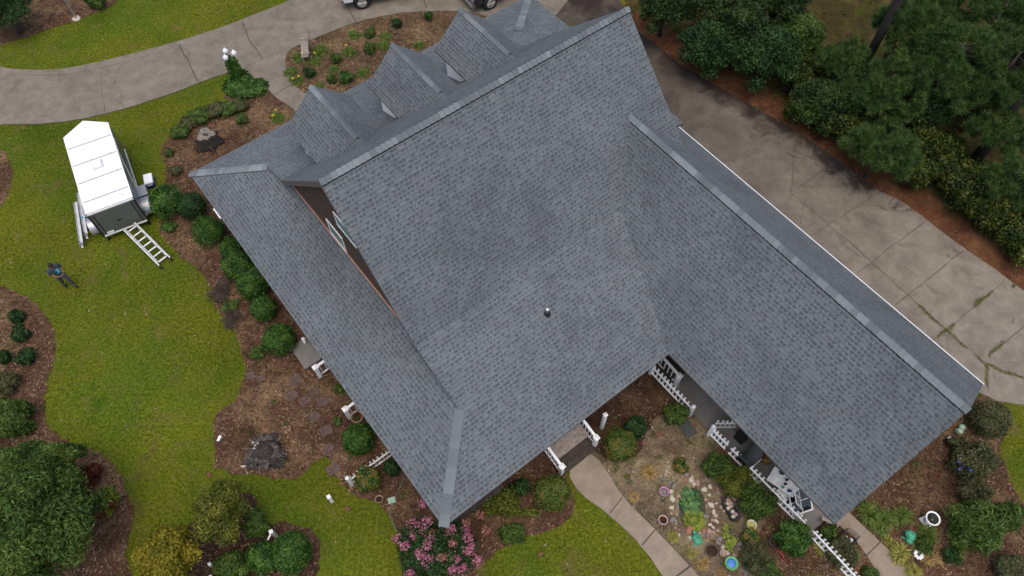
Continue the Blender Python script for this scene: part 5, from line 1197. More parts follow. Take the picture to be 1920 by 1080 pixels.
# clipped shrubs along the left wall
bush('round_shrub', 'large loose green shrub right of the trailer fender', 312, 378, 66, 1.3, 'boxwood', 6500, .045, 101, clip=True, hpx=70, lump=.16, tcl=.5)
bush('round_shrub', 'dark round shrub touching the eave right of the large loose shrub', 360, 387, 54, 1.25, 'darkleaf', 6000, .045, 102, clip=True, lump=.08)
bush('round_shrub', 'clipped green ball shrub third along the left wall', 390, 433, 62, 1.25, 'boxwood', 7000, .042, 103, clip=True, lump=.08)
bush('round_shrub', 'small low green shrub between clipped ball and long hedge mass', 430, 462, 44, .7, 'boxwood', 3500, .045, 104, lump=.1)
bush('hedge_mound', 'upper half of the long bright green hedge mass by the wall', 446, 497, 62, 1.1, 'boxwood', 7500, .045, 105, clip=True, hpx=66, lump=.12, tcl=.5)
bush('hedge_mound', 'lower half of the long bright green hedge mass by the wall', 476, 530, 66, 1.15, 'boxwood', 7500, .045, 106, clip=True, hpx=70, lump=.12, tcl=.5)
bush('round_shrub', 'small clipped ball below the long hedge mass', 494, 578, 52, 1.0, 'boxwood', 5500, .042, 107, clip=True, lump=.06)
bush('round_shrub', 'large clipped ball above the concrete pad', 522, 637, 66, 1.25, 'boxwood', 8000, .045, 108, clip=True, lump=.07)
bush('round_shrub', 'round bush with orange tips under the lower left railing', 672, 824, 62, 1.15, 'boxwood', 7500, .045, 109, clip=True, lump=.09)
bush('round_shrub', 'lime and red speckled bush in front of the weathered picket fence', 690, 897, 54, .9, 'redtip', 5500, .042, 110, clip=True, lump=.1, tcl=.6)
bush('round_shrub', 'small dark bush right of the weathered picket fence', 735, 877, 32, .7, 'darkleaf', 3000, .04, 111, clip=True)
bush('low_shrub', 'sparse low scrub under the large loose shrub', 316, 424, 30, .35, 'boxwood', 1200, .045, 112)
bush('low_shrub', 'small dull weed shrub at the paver edge of the left bed', 480, 660, 30, .4, 'midleaf', 1400, .04, 113)
bush('low_shrub', 'low green sprigs in the dry brush left of the hedge', 432, 573, 36, .3, 'midleaf', 900, .045, 114, inner=.3)
bush('dry_brush', 'bare grey brown brush patch on the lawn side of the hedge', 412, 547, 46, .45, 'brush', 2600, .05, 115, .12, inner=.2, spread=1.2, cat='brush', hpx=60)
bush('dry_brush', 'bare twiggy brush patch below the green sprigs', 435, 598, 48, .4, 'brush', 2400, .05, 116, .12, inner=.2, spread=1.2, cat='brush')
bush('low_shrub', 'wispy weeds against the eave below the pad', 636, 728, 24, .3, 'midleaf', 500, .05, 117, inner=.2)
bush('low_shrub', 'tiny weed tuft left of the lower porch railing', 632, 790, 18, .25, 'midleaf', 350, .05, 118, inner=.2)
# front-left bed
for i, (x, y, w_) in enumerate([(338, 247, 34), (352, 230, 38), (375, 215, 40), (402, 207, 42), (430, 202, 40), (450, 198, 34)]):
    bush('low_hedge_plant', ['lowest end plant of the curved low hedge near the stump', 'second plant of the curved low hedge from its lower end', 'third plant of the curved low hedge from its lower end', 'middle right plant of the curved low hedge', 'plant next to the upper end of the curved low hedge', 'upper end plant of the curved low hedge by the ivy mound'][i], x, y, w_, .5, 'greyleaf' if i % 2 else 'midleaf', 2200, .05, 130 + i, group='curved low hedge plants')
bush('round_shrub', 'lone small bush right of the curved low hedge', 454, 222, 24, .5, 'midleaf', 1600, .045, 140)
bush('low_shrub', 'small scrub on the lawn edge left of the front stump', 317, 287, 18, .35, 'midleaf', 700, .045, 141)
bush('low_shrub', 'flat scrub by the bed edge above the loose shrub', 329, 320, 26, .35, 'greyleaf', 900, .045, 142)

# strappy plants
def strappy(label, px, k, mname='lily', m=60, seed=1, name='daylily', flowers=0, length=.42, group=None, lift=.8, nclump=3):
    rng = random.Random(seed); cs = [(rng.uniform(-.12, .12) * k, rng.uniform(-.12, .12) * k, 0, k * rng.uniform(.8, 1.1)) for _ in range(nclump)]
    o = link_obj(name, blade_mesh(name, cs, mname, seed, m, length, .016, lift), None, P(*px)); tag(o, label, 'plant', group)
    for i in range(flowers):
        b = MB(); a = rng.uniform(0, 6.28); x, y = .2 * k * math.cos(a), .2 * k * math.sin(a); z = .42 * k
        b.tube([(x * .4, y * .4, 0), (x, y, z)], .006, 5, 1)
        for j in range(6):
            aa = j * 1.047; b.face([(x, y, z), (x + .05 * math.cos(aa - .4), y + .05 * math.sin(aa - .4), z + .03), (x + .085 * math.cos(aa), y + .085 * math.sin(aa), z + .02), (x + .05 * math.cos(aa + .4), y + .05 * math.sin(aa + .4), z + .03)], 0, rng.random())
        b.build('flower', ['yflower', 'lily'], o)
    return o
strappy('daylily with an orange yellow flower left of the bench', (562, 112), 1., seed=1, flowers=1)
strappy('tall strappy clump behind the bench back', (601, 99), 1.2, seed=2, m=50)
strappy('yellow green daylily right of the bench foot', (592, 118), 1.1, seed=3, flowers=1)
strappy('daylily clump at the left walkway edge of the front bed', (545, 136), .9, seed=4)
strappy('daylily with two yellow flowers near the walkway curve', (557, 154), .9, seed=5, flowers=2)
strappy('daylily clump below the blooming yellow one in mid bed', (627, 132), .8, seed=6)
strappy('daylily with one yellow flower in the middle of the front bed', (659, 100), 1.1, seed=7, flowers=1)
strappy('daylily clump nearest the driveway in the front bed', (664, 67), .95, seed=8)
strappy('daylily clump at the upper right of the front bed', (723, 68), .95, seed=9)
strappy('daylily clump just above the middle dormer peak', (720, 88), .9, seed=10)
strappy('daylily clump against the eave between the two left dormers', (682, 139), .85, seed=11)
strappy('small strappy clump beside the left dormer peak', (600, 164), .7, seed=12)
strappy('small strappy clump at the eave right of the middle dormer', (787, 86), .8, seed=13)
strappy('yellow flowered daylily at the eave near the front left corner', (521, 223), 1., seed=14, flowers=3)
for i, (x, y, w_, lb_) in enumerate([(580, 136, 24, 'dark round shrublet left in the front bed'), (648, 146, 32, 'largest dark shrublet above the eave in the front bed'), (694, 90, 26, 'dark shrublet right of the flowering daylily'), (694, 62, 22, 'upper dark shrublet beside the upper daylilies'), (744, 43, 22, 'grey green shrublet near the drive top of the bed'), (803, 30, 18, 'sparse shrublet at the far right top of the front bed'), (620, 147, 20, 'faded shrublet left of the largest dark one'), (630, 108, 26, 'olive shrublet right of the bench')]):
    bush('shrublet', lb_, x, y, w_, .5, ['darkleaf', 'boxwood', 'midleaf', 'midleaf'][i % 4], 1500, .045, 150 + i, inner=.4, spread=.9)
# left bed small shrubs
for i, (x, y, w_, lb_) in enumerate([(29, 592, 28, 'topmost small green shrub in the left brown bed'), (37, 626, 32, 'second small green shrub in the left brown bed'), (48, 668, 36, 'third and largest small shrub in the left brown bed'), (6, 670, 26, 'dark half hidden shrub at the left photo edge'), (14, 718, 44, 'dark reddish low shrub at the left edge above the leafy branch')]):
    bush('small_shrub', lb_, x, y, w_, .7, 'darkleaf' if i != 4 else 'greyleaf', 2200, .05, 170 + i)
bush('leafy_shrub', 'leafy green bush at the left edge over the brown path', 14, 785, 90, 1.6, 'midleaf', 6500, .07, 176, hpx=80)
bush('red_shrub', 'dark red leaved bush between the big tree and the brown path', 163, 893, 56, .9, 'redleaf', 3800, .05, 177, inner=.4, spread=.9)
bush('red_shrub', 'lower dark red bush half hidden by the big tree', 190, 950, 44, .9, 'redleaf', 2600, .05, 178, inner=.4)
bush('lime_shrub', 'bright yellow green small shrub beside the brown path', 204, 938, 34, .9, 'limeleaf', 1500, .05, 179, hpx=56, inner=.5)
bush('boxwood_ball', 'big clipped bright green oval shrub in the lower bed', 546, 1036, 76, 1.5, 'boxwood', 12000, .045, 180, clip=True, hpx=84, lump=.05)
bush('boxwood_ball', 'darker clipped shrub with brown tips left of the oval shrub', 493, 1046, 66, 1.3, 'boxwood', 8500, .045, 181, clip=True, lump=.1, hpx=62, tcl=.6)
bush('round_shrub', 'loose green shrub in front of the golden tree', 432, 1066, 72, 1.2, 'midleaf', 6500, .05, 182)
bush('round_shrub', 'soft olive mound right of the olive tree', 480, 982, 56, 1.0, 'midleaf', 5500, .045, 183, hpx=52)
# backside
bush('round_shrub', 'round glossy bush left of the garden walkway start', 1034, 924, 74, 1.15, 'redtip', 8000, .045, 190, clip=True, lump=.08, tcl=.2)
bush('round_shrub', 'round glossy bush with rusty tips right of the rear steps', 1163, 834, 66, 1.1, 'redtip', 8000, .045, 191, clip=True, lump=.09, tcl=.35)
bush('round_shrub', 'dark feathery bush behind the rusty tipped bush', 1192, 802, 46, .9, 'darkleaf', 4200, .045, 192)
bush('low_shrub', 'green bush leaning on the picket fence by the patio corner', 1266, 776, 46, .8, 'midleaf', 3200, .05, 193, inner=.5)
bush('trailing_shrub', 'sprawling weedy shrub under the rear eave', 938, 944, 100, .9, 'olive', 4200, .05, 194, hpx=56, inner=.3, spread=.9)
bush('trailing_shrub', 'straggling green weeds right of the pink bush', 960, 1000, 60, .6, 'midleaf', 2200, .05, 195, hpx=40, inner=.3, spread=.9)
bush('low_shrub', 'dark scrub at the eave above the weedy shrub', 975, 915, 40, .6, 'darkleaf', 1600, .05, 196)
bush('trailing_shrub', 'thin creeping growth left of the glossy walkway bush', 985, 962, 70, .35, 'olive', 900, .05, 197, hpx=16, inner=.2)
bush('fern_shrub', 'upper ferny shrub between the fence and the pond', 1348, 872, 78, .9, 'midleaf', 5200, .06, 200, .3, inner=.4, spread=.9, hpx=52)
bush('fern_shrub', 'middle ferny olive shrub in front of the long picket fence', 1385, 905, 84, .95, 'olive', 6000, .06, 201, .3, inner=.4, spread=.9, hpx=70)
bush('fern_shrub', 'largest ferny green mass beside the yellow bucket', 1420, 942, 84, 1.1, 'midleaf', 7000, .06, 202, .3, inner=.4, spread=.9, hpx=80)
bush('flower_plant', 'green plant with orange dead leaves above the pond', 1275, 874, 32, .45, 'redtip', 1400, .05, 203, inner=.3, tcl=.9)
bush('leafy_shrub', 'dense bright shrub left of the lowest picket fence', 1488, 1010, 84, .95, 'boxwood', 6500, .05, 204, inner=.5, hpx=62, tcl=.5)
bush('leafy_shrub', 'straggly grey olive shrub beside the blue glazed bowl', 1418, 1048, 64, .8, 'greyleaf', 4200, .06, 205, .25, inner=.3, spread=1., hpx=76)
bush('leafy_shrub', 'bushy green shrub at the bottom edge under the straggly one', 1445, 1080, 54, .8, 'midleaf', 3600, .05, 206, inner=.4)
bush('flower_plant', 'small rusty tipped plant below the yellow bucket', 1405, 1008, 40, .5, 'redtip', 1800, .05, 207, inner=.4, tcl=.8)
bush('leafy_shrub', 'grey green herb bush between lowest fence and side walk', 1575, 1035, 60, .8, 'greyleaf', 4000, .05, 208, inner=.4, hpx=64, spread=.9)
bush('leafy_shrub', 'upper leafy plant behind the lowest fence start', 1555, 1000, 36, .6, 'midleaf', 1800, .05, 209, inner=.4)
bush('leafy_shrub', 'low green plant at the lower side walk edge', 1632, 1075, 34, .4, 'midleaf', 1500, .05, 210, inner=.3)
bush('round_shrub', 'round olive shrub at the right lawn corner below the drive', 1857, 786, 76, 1.3, 'greyleaf', 8500, .045, 211, clip=True, lump=.09, tcl=.4)
bush('flowering_bush', 'wide leafy bush above the blue bottles', 1822, 862, 100, 1.1, 'greyleaf', 5600, .055, 212, inner=.4, hpx=84, spread=.9)
bush('flowering_bush', 'darker sparse bush below the wide leafy bush', 1830, 920, 84, .8, 'greyleaf', 3200, .05, 213, .3, inner=.25, hpx=52, spread=1.)
bush('small_shrub', 'scrubby plant behind the pale green jar', 1800, 835, 40, .6, 'greyleaf', 1800, .05, 214, inner=.3)
bush('low_shrub', 'dark olive mound at the bottom right photo edge', 1893, 1066, 66, .7, 'greyleaf', 3400, .045, 215)
bush('flower_plant', 'grey green leafy clump left of the white flower ornament', 1735, 1020, 40, .45, 'midleaf', 900, .06, 216, .3, inner=.2, spread=1.)
bush('small_shrub', 'dark thin plant between ornament and bamboo', 1785, 1040, 40, .5, 'darkleaf', 900, .07, 217, .2, inner=.2, spread=1.)
# bamboo-like shrub with long leaves
bush('willow_leaf_shrub', 'big shrub with long pale leaves right of the birdbath', 1832, 985, 116, 1.5, 'midleaf', 5200, .13, 218, .17, inner=.35, hpx=104, spread=.9, nb=9, lump=.2)
bush('willow_leaf_shrub', 'smaller long leaved shrub at the right edge above the big one', 1893, 965, 60, 1.2, 'midleaf', 1800, .13, 219, .17, inner=.35, spread=.9)
strappy('spiky yellow grass tuft left of the jade turtle', (1262, 1007), .8, 'yellowgrass', 40, 21, 'grass_tuft', lift=1.0, length=.3)
strappy('spiky yellow grass tuft left of the brown basket', (1293, 1036), .75, 'yellowgrass', 40, 22, 'grass_tuft', lift=1.0, length=.3)
strappy('spiky tan grass tuft near the lower walkway edge', (1316, 1060), .85, 'tangrass', 40, 23, 'grass_tuft', lift=1.0, length=.3)
strappy('spiky tan grass tuft at the bottom edge below the turtle', (1352, 1076), .6, 'tangrass', 30, 24, 'grass_tuft', lift=1.0, length=.3)
strappy('orange tan grass tuft between bush and pink bucket', (1220, 892), 1.1, 'tangrass', 60, 25, 'grass_tuft', lift=.8, length=.3)
strappy('faded straw tuft left of the pink bucket', (1187, 928), .8, 'tangrass', 40, 26, 'grass_tuft', lift=.5, length=.26)
strappy('round striped grass clump right of the side walk', (1685, 1038), 1.0, 'yellowgrass', 90, 27, 'grass_tuft', lift=1.0, length=.38)
strappy('second striped grass clump near the bottom right of the walk', (1712, 1068), .95, 'yellowgrass', 80, 28, 'grass_tuft', lift=1.0, length=.38)
strappy('small sparse striped clump on the walk edge above the round one', (1666, 1014), .7, 'yellowgrass', 40, 29, 'grass_tuft', lift=1.1, length=.36)
strappy('leafy daylily clump at the wing corner beside the walk', (1628, 966), 1.2, 'lily', 80, 30, 'daylily')
strappy('daylily clump right of the wing corner clump', (1660, 972), 1.1, 'lily', 70, 31, 'daylily')
strappy('daylily clump farthest right in the row below the wing', (1688, 968), 1.0, 'lily', 60, 32, 'daylily')
strappy('daylily clump below the row nearest the side walk', (1645, 988), .9, 'lily', 50, 33, 'daylily')
strappy('yellowing daylily right of the frog statue', (1735, 1002), .95, 'lily', 50, 34, 'daylily')
strappy('yellow leaved clump above the white flower ornament', (1722, 1020), .8, 'yellowgrass', 30, 35, 'daylily', lift=.4)
strappy('straw coloured clump right of the white flower ornament', (1748, 1050), .9, 'tangrass', 26, 36, 'daylily', lift=.4)
strappy('small dark green clump far right of the striped clumps', (1790, 1028), .9, 'lily', 40, 37, 'daylily')
strappy('yellow leaf clump on the lowest picket fence', (1541, 1030), .8, 'yellowgrass', 40, 38, 'daylily')
strappy('bright green clump beside the lower side walk edge', (1595, 1040), .9, 'lily', 50, 39, 'daylily')

# crape myrtle
cm = thing('crape_myrtle', 'pink flowering bush at the bottom corner of the roof', 'flowering bush', P(822, 1035))
b = MB(); rng = random.Random(5)
for k_ in range(7):
    a = k_ * .9; b.tube([(0.05 * math.cos(a), .05 * math.sin(a), 0), (.4 * math.cos(a), .4 * math.sin(a), .9), (.8 * math.cos(a), .8 * math.sin(a), 1.7)], [.04, .03, .012], 7)
b.build('trunk', 'bark', cm)
me = crown_mesh('crown', [(0, 0, 1.0, .95, .85, .85), (-.6, .3, 1.2, .6, .6, .6), (.7, .2, 1.15, .65, .6, .6), (.2, -.6, 1.2, .75, .6, .6), (-.5, -.5, 1.1, .6, .6, .6), (.8, -.4, 1.0, .5, .55, .5), (-.9, -.05, 1.0, .45, .5, .5)], 13000, .055, 'darkleaf', 220, .45, .45, .2, .8); link_obj('crown', me, cm)
rngn = np.random.default_rng(6); fm = []
for i, (x, y, r) in enumerate([(791, 945, 11), (797, 980, 17), (774, 984, 15), (773, 1006, 13), (742, 1010, 11), (793, 997, 12), (806, 1010, 14), (800, 1024, 13), (758, 1023, 13), (785, 1036, 10), (799, 1050, 17), (788, 1043, 9), (828, 1046, 13), (846, 1046, 15), (856, 1050, 11), (838, 993, 15), (846, 992, 12), (848, 1020, 12), (871, 998, 14), (877, 1010, 13), (877, 1033, 15), (894, 1050, 12), (848, 1069, 12), (866, 1066, 12), (873, 981, 12), (899, 966, 10), (911, 995, 11), (768, 1076, 12), (809, 998, 10), (883, 1026, 10)]):
    z = 1.75 + rngn.uniform(-.25, .25); c = P(x, y, z) - P(822, 1035); s_ = mpp(x, y, z) * r
    cc, nr, _ = cloud(rngn, [(c.x, c.y, z, s_ * .82, s_ * .82, s_ * 1.0), (c.x + s_ * .35, c.y + s_ * .25, z - .05, s_ * .5, s_ * .5, s_ * .62)], 120, .3, .2, -1, .9)
    link_obj('flower_cluster', np_mesh('flower_cluster', leaf_quads(rngn, cc, nr, .032, .8), 4, rngn.uniform(0, 1, len(cc)), 'palebloom' if i in (12 - 0, 15, 17, 24, 25, 26, 28) else 'bloom'), cm)
# pink flower spray in the right bush
b = MB(); rng = random.Random(8)
for k_ in range(9):
    q = P(1840 + k_ * 1.3, 822 + k_ * 3, .5); b.blob((q.x, q.y, .45 + rng.uniform(-.05, .05)), (.04, .04, .03), k_, .2, 8, tint=rng.random())
    b.tube([(q.x, q.y, .02), (q.x, q.y, .44)], .004, 4)
o = b.build('pink_flower_spray', 'bloom', None); tag(o, 'thin line of pink flowers right of the wide leafy bush', 'flowers')

# ------------------------------------------------------------------ TREES
def tree(name, label, base, h, blobs, n, ls, mname, seed, r=.14, group=None, aspect=.5, limbs=7, lump=.2, spread=.7, inner=.6, tcl=.45, cat='tree'):
    t = thing(name, label, cat, (base[0], base[1], 0), 0, group); rng = random.Random(seed); b = MB()
    b.tube([(0, 0, 0), (.04 * h * rng.uniform(-1, 1) * .3, 0, h * .4), (0, 0, h * .82)], [r, r * .75, r * .2], 9)
    for bl in blobs[:limbs + 1]:
        z0 = h * rng.uniform(.2, .5); b.tube([(0, 0, z0), (bl[0] * .5, bl[1] * .5, (z0 + bl[2]) / 2 + .1), (bl[0], bl[1], bl[2])], [r * .5, r * .3, r * .08], 6)
    b.build('trunk', 'bark', t)
    link_obj('crown', crown_mesh('crown', blobs, n, ls, mname, seed, aspect, inner, lump, spread, True, -.8, tcl), t)
    return t
def rblobs(seed, h, rx, ry, k, z0=.35, z1=.85, rr=(.3, .48)):
    rng = random.Random(seed); out = [(0, 0, h * .6, rx * .6, ry * .6, h * .3)]
    for i in range(k):
        a = i * 2.4 + rng.uniform(-.3, .3); q = math.sqrt((i + .5) / k) * .78; s_ = rng.uniform(*rr); zz = h * (z1 - (z1 - z0) * q * q * rng.uniform(.6, 1.3))
        out.append((rx * q * math.cos(a), ry * q * math.sin(a), zz, rx * s_, ry * s_, min(rx, ry) * s_ * .8))
    return out
def tree_at(label, cx, cy, wpx, hpx, h, mname, n, ls, seed, name='tree', k=9, group=None, zf=.65, z0=.35, rr=(.3, .48), **kw):
    zc = h * zf; c = P(cx, cy, zc); s_ = mpp(cx, cy, zc); rx, ry = wpx * s_ / 2, hpx * s_ / 2 * 1.0
    return tree(name, label, (c.x, c.y), h, rblobs(seed, h, rx, ry, k, z0, .85, rr), n, ls, mname, seed, group=group, **kw)
# lower left
tree_at('big dark leafy tree filling the lower left corner', 62, 985, 270, 270, 4.6, 'midleaf', 30000, .085, 301, 'broadleaf_tree', 30, rr=(.16, .3), aspect=.3, tcl=.45, inner=.45, spread=.9)
tree_at('leafy tree above the dark corner tree beside the red bush', 75, 870, 190, 110, 3.4, 'midleaf', 15000, .08, 302, 'broadleaf_tree', 18, rr=(.18, .34), aspect=.3, inner=.45, spread=.9)
tree_at('feathery olive green tree in the lower lawn bed', 414, 962, 106, 118, 2.9, 'olive', 12000, .055, 303, 'small_tree', 12, aspect=.4, lump=.2, inner=.5)
tree_at('golden yellow tree at the bottom edge', 318, 1050, 118, 130, 2.8, 'golden', 13000, .055, 304, 'small_tree', 13, aspect=.45, lump=.24, inner=.5)
# top left
tree_at('dark conifer at the top left corner', 14, 22, 96, 90, 2.6, 'darkleaf', 11000, .07, 305, 'conifer_tree', 16, zf=.5, z0=.15, aspect=.25, spread=1.)
bush('round_shrub', 'green shrub cut by the top edge in the corner bed', 178, 0, 40, .9, 'midleaf', 2600, .06, 306)
# woodland on the right
WG = 'evergreen trees beyond the side drive'
wl_ = [('dark evergreen at the top right of the main roof peak', 1240, 25, 110, 120, 3.4, 'woodleaf'), ('leafy evergreen overhanging the drive below the roof peak', 1325, 100, 130, 110, 3.0, 'darkleaf'), ('evergreen at the top edge left of the clearing', 1345, 25, 170, 120, 4.0, 'woodleaf'), ('broad evergreen whose skirts touch the pine straw strip', 1425, 115, 160, 140, 3.4, 'darkleaf'), ('tall evergreen at the top edge beside the clearing', 1450, 20, 130, 120, 4.5, 'woodleaf'), ('dark evergreen above the small pine', 1540, 205, 130, 110, 2.6, 'woodleaf'), ('dark evergreen between small pine and middle pine', 1605, 185, 120, 90, 2.8, 'woodleaf'), ('deep green tree behind the middle pine', 1720, 215, 150, 110, 3.0, 'woodleaf'), ('mid green tree filling the gap beside the clearing', 1490, 85, 100, 100, 3.2, 'midleaf'), ('dark tree wedged between the two evergreens over the drive', 1385, 75, 110, 100, 4.2, 'woodleaf'), ('low dark tree at the foot of the clearing', 1570, 130, 90, 80, 2.4, 'woodleaf'), ('deep green tree at the far right below the big pine', 1850, 185, 150, 100, 3.4, 'woodleaf')]
for i, (lb_, x, y, w_, h_, hh, mm) in enumerate(wl_):
    tree_at(lb_, x + 6, y - 8, w_ * 1.06, h_ * 1.06, hh, mm, 15000, .078, 320 + i, 'evergreen_tree', 30, WG, zf=.5, z0=.15, rr=(.16, .33), aspect=.4, inner=.42, lump=.25, spread=.9)
HG = 'hedge shrubs along the side drive'
hd = [(1487, 152, 80), (1500, 195, 70), (1550, 235, 84), (1590, 262, 84), (1478, 215, 50), (1720, 290, 80), (1700, 335, 70), (1755, 330, 90), (1790, 372, 90), (1830, 360, 100), (1842, 415, 90), (1880, 400, 110), (1895, 455, 90), (1925, 470, 100), (1925, 420, 90), (1755, 290, 70)]
hl = ['uppermost hedge shrub at the clearing edge', 'hedge shrub below the uppermost one', 'yellow flecked hedge shrub left of the small pine', 'hedge shrub tucked against the small pine', 'low hedge shrub bulging over the pine straw', 'hedge shrub right behind the small pine', 'hedge shrub below the small pine by the straw strip', 'hedge shrub left of the leaning pine trunk', 'hedge shrub below the pine trunk foot on the drive side', 'hedge shrub at the right of the pine trunk foot', 'hedge shrub with yellow leaves overhanging the straw strip', 'wide hedge shrub near the right photo edge', 'lowest hedge shrub over the straw strip', 'hedge shrub cut by the right photo edge at its lowest', 'hedge shrub cut by the right photo edge higher up', 'hedge shrub between the small pine and the pine trunk']
for i, (x, y, w_) in enumerate(hd):
    bush('hedge_shrub', hl[i], x + 17, y - 14, w_, 1.9, 'hedgeleaf', 5200, .07, 350 + i, group=HG, inner=.5, nb=8, lump=.2, spread=.8, tcl=.55)
def pine(label, cx, cy, wpx, hpx, zc, zh, nt, seed, trunkpx=None, r=.2, top=None):
    c = P(cx, cy, zc); s_ = mpp(cx, cy, zc)
    if top: q_ = P(*trunkpx); c = Vector((q_.x, q_.y, zc)); s_ = .02
    rx, ry = wpx * s_ / 2, hpx * s_ / 2; rng = np.random.default_rng(seed)
    base = P(*trunkpx) if trunkpx else c
    t = thing('pine_tree', label, 'pine tree', (base.x, base.y, 0)); ox, oy = c.x - base.x, c.y - base.y
    tuf = []; b = MB(); b.tube([(0, 0, 0), (.03, .02, (zc + zh) * .5), (0, 0, zc + zh * (.8 if top else .15))], [r, r * .8, r * .25], 10)
    nbr = max(8, nt // 14)
    for k_ in range(nbr):
        a = rng.uniform(0, 6.283); q = math.sqrt(rng.uniform(.05, 1)); tip = np.array([ox + rx * q * math.cos(a), oy + ry * q * math.sin(a), zc + zh * (.55 * (1 - q * q) - .45 + rng.uniform(-.15, .2))])
        st_ = np.array([0, 0, max(.4, tip[2] - .2 - .2 * np.linalg.norm(tip[:2]))]); mid = (st_ + tip) / 2 + np.array([0, 0, -.1])
        b.tube([tuple(st_), tuple(mid), tuple(tip)], [.028, .02, .008], 5)
        for pf_ in range(2):
            f_ = 1.0 if pf_ == 0 else rng.uniform(.55, .85); pc_ = mid * (1 - f_) + tip * f_ if pf_ == 0 else st_ * (1 - f_) + tip * f_; pc_ = pc_ + rng.normal(size=3) * .12 * pf_
            for j in range(nt // nbr // 2):
                d_ = unit(rng.normal(size=3) + np.array([0, 0, .5])); p_ = pc_ + d_ * np.array([.24, .24, .16]) * rng.uniform(.3, 1.)
                tuf.append(list(p_) + list(unit(d_ + np.array([0, 0, .25]))) + [rng.uniform(.85, 1.2)])
    b.build('trunk', 'bark', t)
    link_obj('crown', needle_mesh('crown', tuf, 'pine', seed, 44, .30, .013), t)
    return t
pine('small young pine standing in front of the hedge', 1662, 268, 150, 116, 2.4, 1.9, 700, 401, None, .08)
pine('middle pine with puffy boughs above the small pine', 1672, 150, 150, 140, 3.2, 2.2, 640, 402, None, .12)
pine('largest pine crown near the top right corner', 1800, 95, 230, 200, 4.4, 3.0, 1500, 403, None, .16)
pine('pine crown at the top edge between the largest crown and the clearing', 1705, 25, 130, 90, 4.4, 2.4, 520, 407, None, .14)
pine('pine crown cut by the right edge beside the largest crown', 1905, 110, 150, 170, 4.6, 2.6, 760, 408, None, .15)
pine('tall pine whose bare purple brown trunk leans out at the right edge', 0, 0, 150, 150, 17, 2.5, 300, 404, (1825, 298), .2, True)
pine('tall pine with a dark trunk crossing the clearing at the top edge', 0, 0, 150, 150, 18, 2.5, 300, 406, (1598, 165), .22, True)
pine('pine beyond the clearing behind the largest crown', 1760, 10, 150, 90, 4.0, 2.4, 620, 411, None, .14)
pine('pine at the upper right edge behind the cut crown', 1880, 20, 170, 120, 4.6, 2.6, 760, 412, None, .14)
pine('pine between the evergreens and the middle pine', 1590, 95, 90, 80, 3.0, 1.8, 300, 413, None, .1)
pine('ragged pine at the right edge above the hedge', 1910, 320, 110, 90, 2.8, 1.8, 360, 414, None, .1)
pine('low pine standing right of the hedge under the largest crown', 1890, 235, 130, 100, 3.0, 1.8, 460, 405, None, .12)

# ------------------------------------------------------------------ SCATTER (uncountable)
def inpoly(pts, poly):
    x, y = pts[:, 0], pts[:, 1]; c = np.zeros(len(pts), bool); n = len(poly); j = n - 1
    for i in range(n):
        xi, yi = poly[i]; xj, yj = poly[j]
        hit = ((yi > y) != (yj > y)) & (x < (xj - xi) * (y - yi) / (yj - yi + 1e-12) + xi); c ^= hit; j = i
    return c
def visible(pts):
    d = np.concatenate([pts, np.zeros((len(pts), 1))], 1) - CAM0; z = d @ CF; px = 960 + FPX * (d @ CR) / z; py = 540 - FPX * (d @ CU) / z
    return (px > -60) & (px < 1980) & (py > -60) & (py < 1140)
def scatter_bits(name, keys, dens, ln, wd, material, seed, excl=(), flat=.15, z0=.026):
    rng = np.random.default_rng(seed); out = []
    for k_ in keys:
        poly = POLY[k_]; lo, hi = poly.min(0), poly.max(0); lo = np.maximum(lo, [-30, -2]); hi = np.minimum(hi, [36, 48]); n = int(np.prod(hi - lo) * dens)
        p_ = rng.uniform(lo, hi, (n, 2)); p_ = p_[visible(p_)]; p_ = p_[inpoly(p_, poly)]
        for e_ in excl: p_ = p_[~inpoly(p_, POLY[e_])]
        out.append(p_)
    p_ = np.concatenate(out); n = len(p_); a = rng.uniform(0, 6.283, n); L = ln * rng.uniform(.4, 1.3, n); t_ = np.stack([np.cos(a), np.sin(a), rng.normal(size=n) * flat], 1) * L[:, None]
    s_ = np.stack([-np.sin(a), np.cos(a), rng.normal(size=n) * .3], 1) * (wd * rng.uniform(.6, 1.5, n))[:, None]
    c = np.concatenate([p_, (z0 + rng.uniform(0, .03, n))[:, None]], 1)
    tint = np.clip(rng.beta(1.2, 2.0, n) + .18 * np.sin(p_[:, 0] * 1.9 + 2 * np.sin(p_[:, 1] * .8)) * np.sin(p_[:, 1] * 1.7), 0, 1)
    return tag(link_obj(name, np_mesh(name, np.stack([c - t_, c + s_, c + t_, c - s_], 1).reshape(-1, 3), 4, tint, material)), kind='stuff')
scatter_bits('mulch_litter', ['left_bed', 'house_bed', 'right_bed', 'fence_mulch', 'shrub_bed', 'front_corner_bed', 'left_edge_bed', 'front_bed'], 190, .085, .013, 'strawbits', 11, ('front_driveway', 'side_walk'))
scatter_bits('garden_litter', ['garden_soil', 'garden_mulch', 'pine_straw_strip'], 70, .045, .012, 'strawbits', 12, ('side_driveway', 'garden_walk'))
